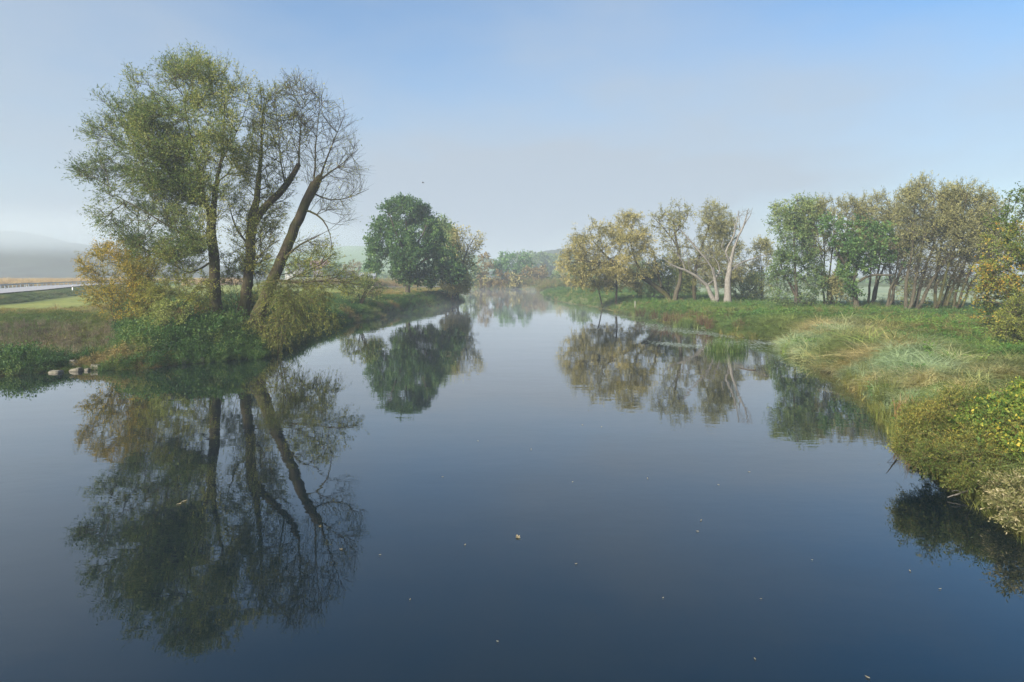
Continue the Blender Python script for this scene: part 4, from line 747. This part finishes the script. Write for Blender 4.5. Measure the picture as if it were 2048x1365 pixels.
branch('fallen_branch', 'dark broken branch floating flat below the frosty grass mound', [(1480, 737, 38.2, .05), (1500, 741, 37.4, .07), (1512, 740, 37.4, .04)], [[(1500, 741, 37.4, .03), (1530, 752, 35.6, .015), (1540, 768, 33.2, .008)]], BARK_D, None)

# ------------------------------------------------------------------ stones, road furniture, houses, small things
STONE = plain('stone', (.17, .16, .125), .95, 0, .5, 4)
def stone(label, px, py, w_, h_, seed, z=.0, group='stones at the left waterline'):
    rg = np.random.default_rng(seed); c = G(px, py, z); n_ = 9
    u = np.linspace(0, np.pi, 7); v = np.linspace(0, 2 * np.pi, n_, endpoint=False); U, V_ = np.meshgrid(u, v, indexing='ij')
    sx, sy, sz = w_ * .42, w_ * .34, h_ * .8; p = np.stack([np.sin(U) * np.cos(V_), np.sin(U) * np.sin(V_), np.cos(U)], -1); p = np.sign(p) * np.abs(p) ** .42
    p = p * (1 + rg.normal(0, .08, p.shape[:2] + (1,))); p[..., 2] += .35 * p[..., 0] * rg.uniform(-1, 1); p = p * np.array([sx, sy, sz])
    i = np.arange(7 * n_).reshape(7, n_); j = np.roll(i, -1, 1); f = np.stack([i[:-1], j[:-1], j[1:], i[1:]], -1).reshape(-1, 4)
    o = obj('stone', mesh('stone', p.reshape(-1, 3), f, STONE)); o.location = c; tag(o, label, 'stone', group); return o
stone('largest pale slab stone at the waterline below the tall willow', 362, 727, 1.15, .45, 1)
stone('upright pale stone in the group of stones on the left bank', 149, 730, .6, .34, 2, .25)
stone('low flat stone at the water, right below the upright pale stone', 152, 741, .75, .16, 3, .05)
stone('angular stone at the right end of the left stone group', 192, 737, .62, .3, 4, .08)
stone('long flat stone at the left end of the stone group', 112, 745, .85, .15, 5, .02)
stone('small wet stone between the flat stone and the angular stone', 174, 741, .35, .14, 6, .03)
stone('dark stone half hidden by leaves right of the largest slab', 405, 722, .8, .35, 7, .05)

STEEL = plain('galvanised_steel', (.22, .26, .29), .5, .6, .1); WHITE = plain('white_plastic', (.78, .78, .76), .5, 0, .05); BLK = plain('black_plastic', (.03, .03, .03), .6, 0, .05)
def box_mesh(name, sx, sy, sz, m, z0=0.):
    v = [(x, y, z) for z in (z0, z0 + sz) for y in (-sy / 2, sy / 2) for x in (-sx / 2, sx / 2)]
    return mesh(name, v, [[0, 2, 3, 1], [4, 5, 7, 6], [0, 1, 5, 4], [2, 6, 7, 3], [0, 4, 6, 2], [1, 3, 7, 5]], m)
t = nrm(np.gradient(road_c, axis=0)); nn = np.c_[t[:, 1], -t[:, 0]]; rail_c = (road_c - nn * 5.6)[8:60]
gr = empty('guardrail', (rail_c[0, 0], rail_c[0, 1], 3.2)); tag(gr, 'steel crash barrier along the far side of the road', 'guardrail')
prof = np.array([(0, .52), (.05, .58), (.0, .64), (.05, .70), (0, .76), (-.02, .76), (-.02, .52)]); k = len(rail_c); rn = nn[8:60]
v = np.concatenate([np.c_[rail_c + rn * a, np.full(k, 3.2 + b_)] for a, b_ in prof]); q = []
for j in range(7):
    for i in range(k - 1): q.append((j * k + i, j * k + i + 1, ((j + 1) % 7) * k + i + 1, ((j + 1) % 7) * k + i))
obj('rail', mesh('rail', v, np.array(q), STEEL), gr)
pm = box_mesh('guard_post', .12, .14, .78, STEEL, -.05)
dd = np.r_[0, np.cumsum(np.linalg.norm(np.diff(rail_c, axis=0), axis=1))]
for s in np.arange(0, dd[-1], 2.6):
    p = (np.interp(s, dd, rail_c[:, 0]), np.interp(s, dd, rail_c[:, 1])); o = obj('post', pm, gr); o.location = (p[0] - gr.location[0], p[1] - gr.location[1], float(ground_z([p[0]], [p[1]])[0]) - gr.location[2])
def delin(px, py, Y, lab):
    x_ = (px - 1024) / F * Y; z = float(ground_z([x_], [Y])[0]); r_ = empty('delineator_post', (x_, Y, z)); tag(r_, lab, 'road post', 'white road delineator posts')
    obj('post', box_mesh('delineator', .14, .12, 1.0, WHITE), r_).location = (0, 0, 0); o = obj('reflector_band', box_mesh('band', .146, .126, .2, BLK, .72), r_); o.location = (0, 0, 0)
delin(145, 570, 112, 'white road post by the yellow shrub'); delin(53, 570, 150, 'white road post beyond the crash barrier at the left')

def wall_quad_house(lab, px, Y, base_z, wd, dp, hw, hr, wallc, roofc, rot=0.3):
    x_ = (px - 1024) / F * Y; r_ = empty('house', (x_, Y, base_z)); tag(r_, lab, 'house', 'hazy houses beyond the meadow'); r_.rotation_euler[2] = rot
    WM = plain('house_wall', wallc); RM = plain('house_roof', roofc); gm_ = plain('window_glass', (.05, .06, .07), .2); fm = plain('window_frame', (.7, .7, .68))
    a, c_ = wd / 2, dp / 2
    v = [(-a, -c_, -1), (a, -c_, -1), (a, c_, -1), (-a, c_, -1), (-a, -c_, hw), (a, -c_, hw), (a, c_, hw), (-a, c_, hw), (-a, 0, hw + hr), (a, 0, hw + hr)]
    o = obj('wall', mesh('wall', v, [np.array([[0, 1, 5, 4], [2, 3, 7, 6]]), np.array([[1, 2, 6, 9, 5], [3, 0, 4, 8, 7]])], WM), r_); o.location = (0, 0, 0)
    e_ = .5; k_ = hr / c_; zz = hw + hr + .06; zl_ = hw - e_ * k_ + .06
    v = [(-a - .4, 0, zz), (a + .4, 0, zz), (a + .4, -c_ - e_, zl_), (-a - .4, -c_ - e_, zl_), (a + .4, c_ + e_, zl_), (-a - .4, c_ + e_, zl_)]; v += [(p[0], p[1], p[2] + .18) for p in v]
    rf = obj('roof', mesh('roof', v, [[0, 1, 2, 3], [1, 0, 5, 4], [6, 9, 8, 7], [7, 10, 11, 6], [3, 2, 8, 9], [4, 5, 11, 10], [1, 7, 8, 2], [0, 3, 9, 6], [1, 4, 10, 7], [0, 6, 11, 5]], RM), r_); rf.location = (0, 0, 0)
    ch = obj('chimney', box_mesh('chimney', .7, .7, 1.6, plain('chimney_brick', (.3, .14, .1)), hw + hr - .5), rf); ch.location = (a * .4, 0, 0)
    for fl in range(2 if hw > 4 else 1):
        for wx in (-a * .6, 0, a * .6):
            fo = obj('window', box_mesh('window', 1.3, .12, 1.5, fm, 1.0 + fl * 2.8), r_); fo.location = (wx, -c_ - .03, 0)
            g_ = obj('pane', box_mesh('pane', 1.1, .06, 1.3, gm_, 1.1 + fl * 2.8), fo); g_.location = (0, -.06, 0)
wall_quad_house('hazy house with a reddish roof seen through the leaning willow limbs', 634, 300, 3.6, 11, 8, 5.2, 3.6, (.36, .30, .27), (.24, .14, .11), .35)
wall_quad_house('hazy pale low house between willow limbs, left of the reddish roofed one', 596, 320, 3.8, 10, 8, 5.0, 3.0, (.34, .34, .32), (.12, .12, .13), -.2)
wall_quad_house('small pale blue-grey shed by the oak crown edge', 736, 215, 2.8, 5, 4, 2.4, 1.0, (.24, .27, .30), (.22, .25, .28), .1)

# marker post, bird, floating leaves
o = obj('marker_post', box_mesh('marker_post', .09, .09, 1.2, plain('weathered_wood', (.35, .34, .32)))); o.location = (lambda p: (p[0], p[1], float(ground_z([p[0]], [p[1]])[0])))(P(1270, 590, 92)); tag(o, 'short pale post in the grass between the golden willows', 'post')
def bird(lab, p, s, m, span=True):
    r_ = empty('bird', p); tag(r_, lab, 'bird')
    u = np.linspace(0, 1, 9); rr = np.sin(np.pi * np.clip(u, .02, .98)) ** .8 * .16 * s; pos = np.c_[(u - .5) * s, np.zeros(9), np.zeros(9) + .02 * s]
    if not span: pos = np.vstack([np.c_[(u - .5) * s, np.zeros(9), .12 * s + .0 * u]])
    d = np.tile([1., 0, 0], (8, 1)); v, f = tubes(pos[:-1], pos[1:], d, d, rr[:-1], rr[1:], 8); b_ = obj('body', mesh('body', v, f, m, smooth=True), r_); b_.location = (0, 0, 0)
    if span:
        for sg in (-1, 1):
            w_ = [(.18 * s, sg * .08 * s, .05 * s), (-.16 * s, sg * .08 * s, .03 * s), (-.10 * s, sg * .6 * s, .28 * s), (.12 * s, sg * .6 * s, .30 * s), (-.12 * s, sg * 1.15 * s, .2 * s), (-.04 * s, sg * 1.2 * s, .21 * s)]
            w_ += [(a, b2, c2 + .02 * s) for a, b2, c2 in w_]
            q = obj('wing', mesh('wing', w_, [[0, 1, 2, 3], [3, 2, 4, 5], [6, 9, 8, 7], [9, 11, 10, 8], [0, 3, 9, 6], [3, 5, 11, 9], [1, 7, 8, 2], [2, 8, 10, 4], [4, 10, 11, 5]], m), r_); q.location = (0, 0, 0)
    else:
        nk = np.array([(.42, 0, .14), (.52, 0, .25), (.50, 0, .38), (.56, 0, .46), (.68, 0, .45)]) * s; d = nrm(np.diff(nk, axis=0)); rr = np.array([.07, .045, .04, .06, .015]) * s
        v, f = tubes(nk[:-1], nk[1:], d, d, rr[:-1], rr[1:], 6); q = obj('neck', mesh('neck', v, f, m, smooth=True), r_); q.location = (0, 0, 0)
    return r_
bird('small dark bird flying in the open sky right of the bare willow', P(846, 366, 120), .55, BLK)
bird('tiny white waterbird floating before the dead tree', G(1407, 657, 0), .55, WHITE, False)
FL = leaf_mat('fallen_leaf', [(.16, .12, .06), (.28, .23, .13), (.40, .35, .25)]); 
def fleaf(px, py, s, lab, group, n_=1, seed=0):
    rg = np.random.default_rng(seed); c = G(px, py, .012); V, Fc = [], []
    for i in range(n_):
        a = rg.uniform(0, 3.14); d = np.array([math.cos(a), math.sin(a), 0]); q = np.array([-d[1], d[0], 0]); o_ = np.r_[rg.normal(0, s * .5, 2), 0] if i else np.zeros(3)
        k = len(V); cup = .10 * s
        V += [o_ - d * s / 2 + [0, 0, cup], o_ - d * s * .2 + q * s * .2 + [0, 0, cup * .6], o_ + d * s * .2 + q * s * .18 + [0, 0, cup * .5], o_ + d * s / 2 + [0, 0, cup * 1.4], o_ + d * s * .2 - q * s * .18 + [0, 0, cup * .5], o_ - d * s * .2 - q * s * .2 + [0, 0, cup * .6], o_ + [0, 0, 0]]
        Fc += [(k + 6, k + j, k + (j + 1) % 6) for j in range(6)]
    o = obj('floating_leaf', mesh('floating_leaf', V, np.array(Fc), FL, tint=rg.uniform(.2, 1, len(Fc)))); o.location = c; tag(o, lab, 'leaf', group)
fleaf(1034, 1073, .13, 'cluster of pale curled leaves floating mid river', 'leaves floating on the water', 3, 1)
fleaf(368, 1003, .15, 'pale curled leaves floating on the reflection of the big willows', 'leaves floating on the water', 2, 2)
LL = ['curled pale leaf floating on the right lower side of the big willow reflection', 'white leaf speck floating mid river, lower right of the leaf cluster', 'upper leaf of a floating pair right of the leaf cluster', 'lower leaf of a floating pair right of the leaf cluster', 'tiny leaf floating near the bottom centre edge', 'pale leaf floating at the bottom right edge, lowest of all floating leaves', 'brownish leaf floating near the bottom, right of centre', 'tiny leaf floating far right of the leaf cluster', 'dull leaf floating left of the mid river leaf cluster', 'tiny leaf floating below the tip of the big willow reflection', 'pale leaf floating mid river straight below the far bend', 'pale leaf floating left of the river middle, below the oak reflection', 'pale leaf floating right beside the river middle', 'left leaf of the pair floating below the golden willow reflection', 'right leaf of the pair floating below the golden willow reflection', 'faint leaf floating between the oak reflection and the leaf cluster', 'small leaf floating below the dead tree reflection, left one', 'small leaf floating below the dead tree reflection, middle one', 'reddish leaf floating below the dead tree reflection, right one', 'greenish leaf floating on the reflection of the leaning willow', 'tiny leaf floating low right of the river middle', 'tiny leaf floating in the lower right third of open water', 'tiny dark leaf floating just right of the big willow reflection', 'tiny leaf floating left of the corner bush reflection', 'small brown leaf floating beside the corner bush reflection']
for i, (px, py, s) in enumerate([(682, 1099, .09), (1152, 1128, .07), (1402, 1041, .08), (1395, 1063, .08), (995, 1283, .05), (1735, 1355, .08), (1510, 1318, .05), (1624, 1120, .05), (930, 1090, .07), (820, 1199, .05), (1145, 964, .07), (956, 882, .09), (1062, 899, .09), (1165, 850, .1), (1203, 854, .1), (885, 954, .08), (1295, 957, .08), (1437, 970, .08), (1498, 944, .09), (640, 1053, .08), (1326, 1196, .05), (1522, 1198, .05), (760, 1110, .06), (1820, 1142, .07), (1880, 1178, .06)]):
    fleaf(px, py, s, LL[i], 'single leaves floating on the water', 1, 10 + i)
# floating weed and scum streaks on the shallow water by the right bank
rg = np.random.default_rng(5); xs, ys = [], []
for (px, py, w_, h_, n_) in [(1330, 657, 80, 7, 700), (1360, 690, 60, 4, 600), (1300, 650, 40, 4, 300), (1480, 690, 60, 8, 600), (1230, 632, 50, 3, 300), (1430, 668, 60, 5, 400), (1530, 686, 40, 4, 300), (1390, 665, 60, 4, 300)]:
    u = rg.normal(0, .45, n_) * w_; st = np.round(rg.normal(0, .5, n_) * 3) / 3 * h_
    xs += list(px + u); ys += list(py + u * .09 + st + rg.normal(0, .5, n_))
pts = np.array([G(a, b_, .004) for a, b_ in zip(xs, ys)]); pts = pts[river_sd(pts[:, 0], pts[:, 1]) < -.1]
k = len(pts); a = rg.uniform(0, 6.28, (k, 6)); ang_ = np.sort(a, 1); rr = rg.uniform(.03, .10, (k, 6)); V = np.stack([pts[:, None, 0] + rr * np.cos(ang_) * 1.5, pts[:, None, 1] + rr * np.sin(ang_), np.full((k, 6), .004) + .0], -1).reshape(-1, 3)
tag(obj('floating_weed', mesh('floating_weed', V, np.arange(k * 6).reshape(-1, 6), leaf_mat('pond_weed', [(.10, .14, .08), (.22, .26, .2), (.38, .42, .38)], .05), tint=rg.random(k))), 'pale streaks of floating weed on the shallows by the right bank', None, None, 'stuff')

# distant wood on the hill and behind
def wood_mass(name, label, px0, px1, top, base, Y, n_, m, seed, dep=25):
    rg = np.random.default_rng(seed); V, Fc, T, k = [], [], [], 0
    for px in np.arange(px0, px1, 9 * 450 / Y):
        r = 5.0 * rg.uniform(.8, 1.3); yy = Y + rg.uniform(0, dep); tz = P(px, top + rg.uniform(-3, 6), yy); c0 = tz - np.array([0, 0, r]); bz = P(px, base, yy)[2]
        nn_ = n_; d = nrm(rg.normal(0, 1, (nn_, 3))); q = c0 + d * r * rg.uniform(.75, 1.05, (nn_, 1)); q[:, 2] = np.where(d[:, 2] < -.1, bz + rg.random(nn_) * (q[:, 2] - bz), q[:, 2])
        v, f = leaves(q, d, 1.7, 1.2, rg, 1.2); V.append(v); Fc.append(f + k); k += len(v); T.append(np.clip(rg.normal(.5, .2, nn_), 0, 1))
    o = obj(name, mesh(name, np.vstack(V), np.vstack(Fc), m, tint=np.concatenate(T))); tag(o, label, None, None, 'stuff')
wood_mass('distant_wood', 'blue hazy wood behind the far bank', 1040, 1150, 507, 560, 400, 700, M_LEAF, 1)
wood_mass('distant_wood', 'faint hazy trees far behind the right meadow', 1560, 2080, 556, 580, 260, 260, M_LEAF, 2)
wood_mass('distant_wood', 'faint hazy tree line below the meadow hill', 560, 930, 545, 566, 330, 220, M_LEAF, 3)

# ------------------------------------------------------------------ haze
hm = bpy.data.materials.new('haze'); hm.use_nodes = True; n = hm.node_tree.nodes; l = hm.node_tree.links
for x_ in list(n): n.remove(x_)
ho = n.new('ShaderNodeOutputMaterial'); pv = n.new('ShaderNodeVolumePrincipled'); pv.inputs['Color'].default_value = (.78, .87, .97, 1); pv.inputs['Density'].default_value = .00105; pv.inputs['Anisotropy'].default_value = .1
l.new(pv.outputs[0], ho.inputs['Volume'])
hz = obj('haze', box_mesh('haze', 2400, 1500, 47, hm, -3)); hz.location = (0, 640, 0)
tag(hz, 'pale morning haze over the whole valley', None, None, 'stuff')
fm_ = bpy.data.materials.new('fog'); fm_.use_nodes = True; n = fm_.node_tree.nodes; l = fm_.node_tree.links
for x_ in list(n): n.remove(x_)
fo_ = n.new('ShaderNodeOutputMaterial'); pv = n.new('ShaderNodeVolumePrincipled'); pv.inputs['Color'].default_value = (.64, .74, .81, 1)
g = n.new('ShaderNodeNewGeometry'); sx = n.new('ShaderNodeSeparateXYZ'); l.new(g.outputs['Position'], sx.inputs[0]); mr = n.new('ShaderNodeMapRange'); mr.interpolation_type = 'SMOOTHSTEP'
for k_, v_ in zip(('From Min', 'From Max', 'To Min', 'To Max'), (14, 32, 0, .010)): mr.inputs[k_].default_value = v_
mr2 = n.new('ShaderNodeMapRange'); mr2.interpolation_type = 'SMOOTHSTEP'
for k_, v_ in zip(('From Min', 'From Max', 'To Min', 'To Max'), (44, 28, 0, 1)): mr2.inputs[k_].default_value = v_
mm = n.new('ShaderNodeMath'); mm.operation = 'MULTIPLY'; l.new(mr.outputs[0], mm.inputs[0]); l.new(mr2.outputs[0], mm.inputs[1]); l.new(sx.outputs[2], mr2.inputs['Value'])
l.new(sx.outputs[2], mr.inputs['Value']); l.new(mm.outputs[0], pv.inputs['Density']); l.new(pv.outputs[0], fo_.inputs['Volume'])
fb = obj('fog_bank', box_mesh('fog_bank', 760, 160, 38, fm_, 6)); fb.location = (-480, 360, 0); tag(fb, 'white fog bank lying on the wooded hill at the left', None, None, 'stuff')
mm_ = bpy.data.materials.new('mist'); mm_.use_nodes = True; n = mm_.node_tree.nodes; l = mm_.node_tree.links
for x_ in list(n): n.remove(x_)
mo_ = n.new('ShaderNodeOutputMaterial'); pv = n.new('ShaderNodeVolumePrincipled'); pv.inputs['Color'].default_value = (.88, .94, 1, 1); g = n.new('ShaderNodeNewGeometry'); sx = n.new('ShaderNodeSeparateXYZ'); l.new(g.outputs['Position'], sx.inputs[0])
def mrange(src, a_, b_, c_, d_):
    q = n.new('ShaderNodeMapRange'); q.interpolation_type = 'SMOOTHSTEP'
    for k_, v_ in zip(('From Min', 'From Max', 'To Min', 'To Max'), (a_, b_, c_, d_)): q.inputs[k_].default_value = v_
    l.new(src, q.inputs['Value']); return q.outputs[0]
def mul(a_, b_):
    q = n.new('ShaderNodeMath'); q.operation = 'MULTIPLY'; l.new(a_, q.inputs[0]); l.new(b_, q.inputs[1]); return q.outputs[0]
dn_ = mul(mul(mrange(sx.outputs[2], 2.2, 0, 0, .006), mrange(sx.outputs[1], 45, 95, 0, 1)), mrange(noise(n, l, .07, 3), .38, .66, .1, 1)); l.new(dn_, pv.inputs['Density']); l.new(pv.outputs[0], mo_.inputs['Volume'])
ms = obj('mist', box_mesh('mist', 76, 190, 2.2, mm_, .03)); ms.location = (2, 138, 0); tag(ms, 'thin wisps of mist drifting low over the far water', None, None, 'stuff')
print('TRIS', sum(len(o.data.polygons) * 2 for o in S.objects if o.type == 'MESH'))
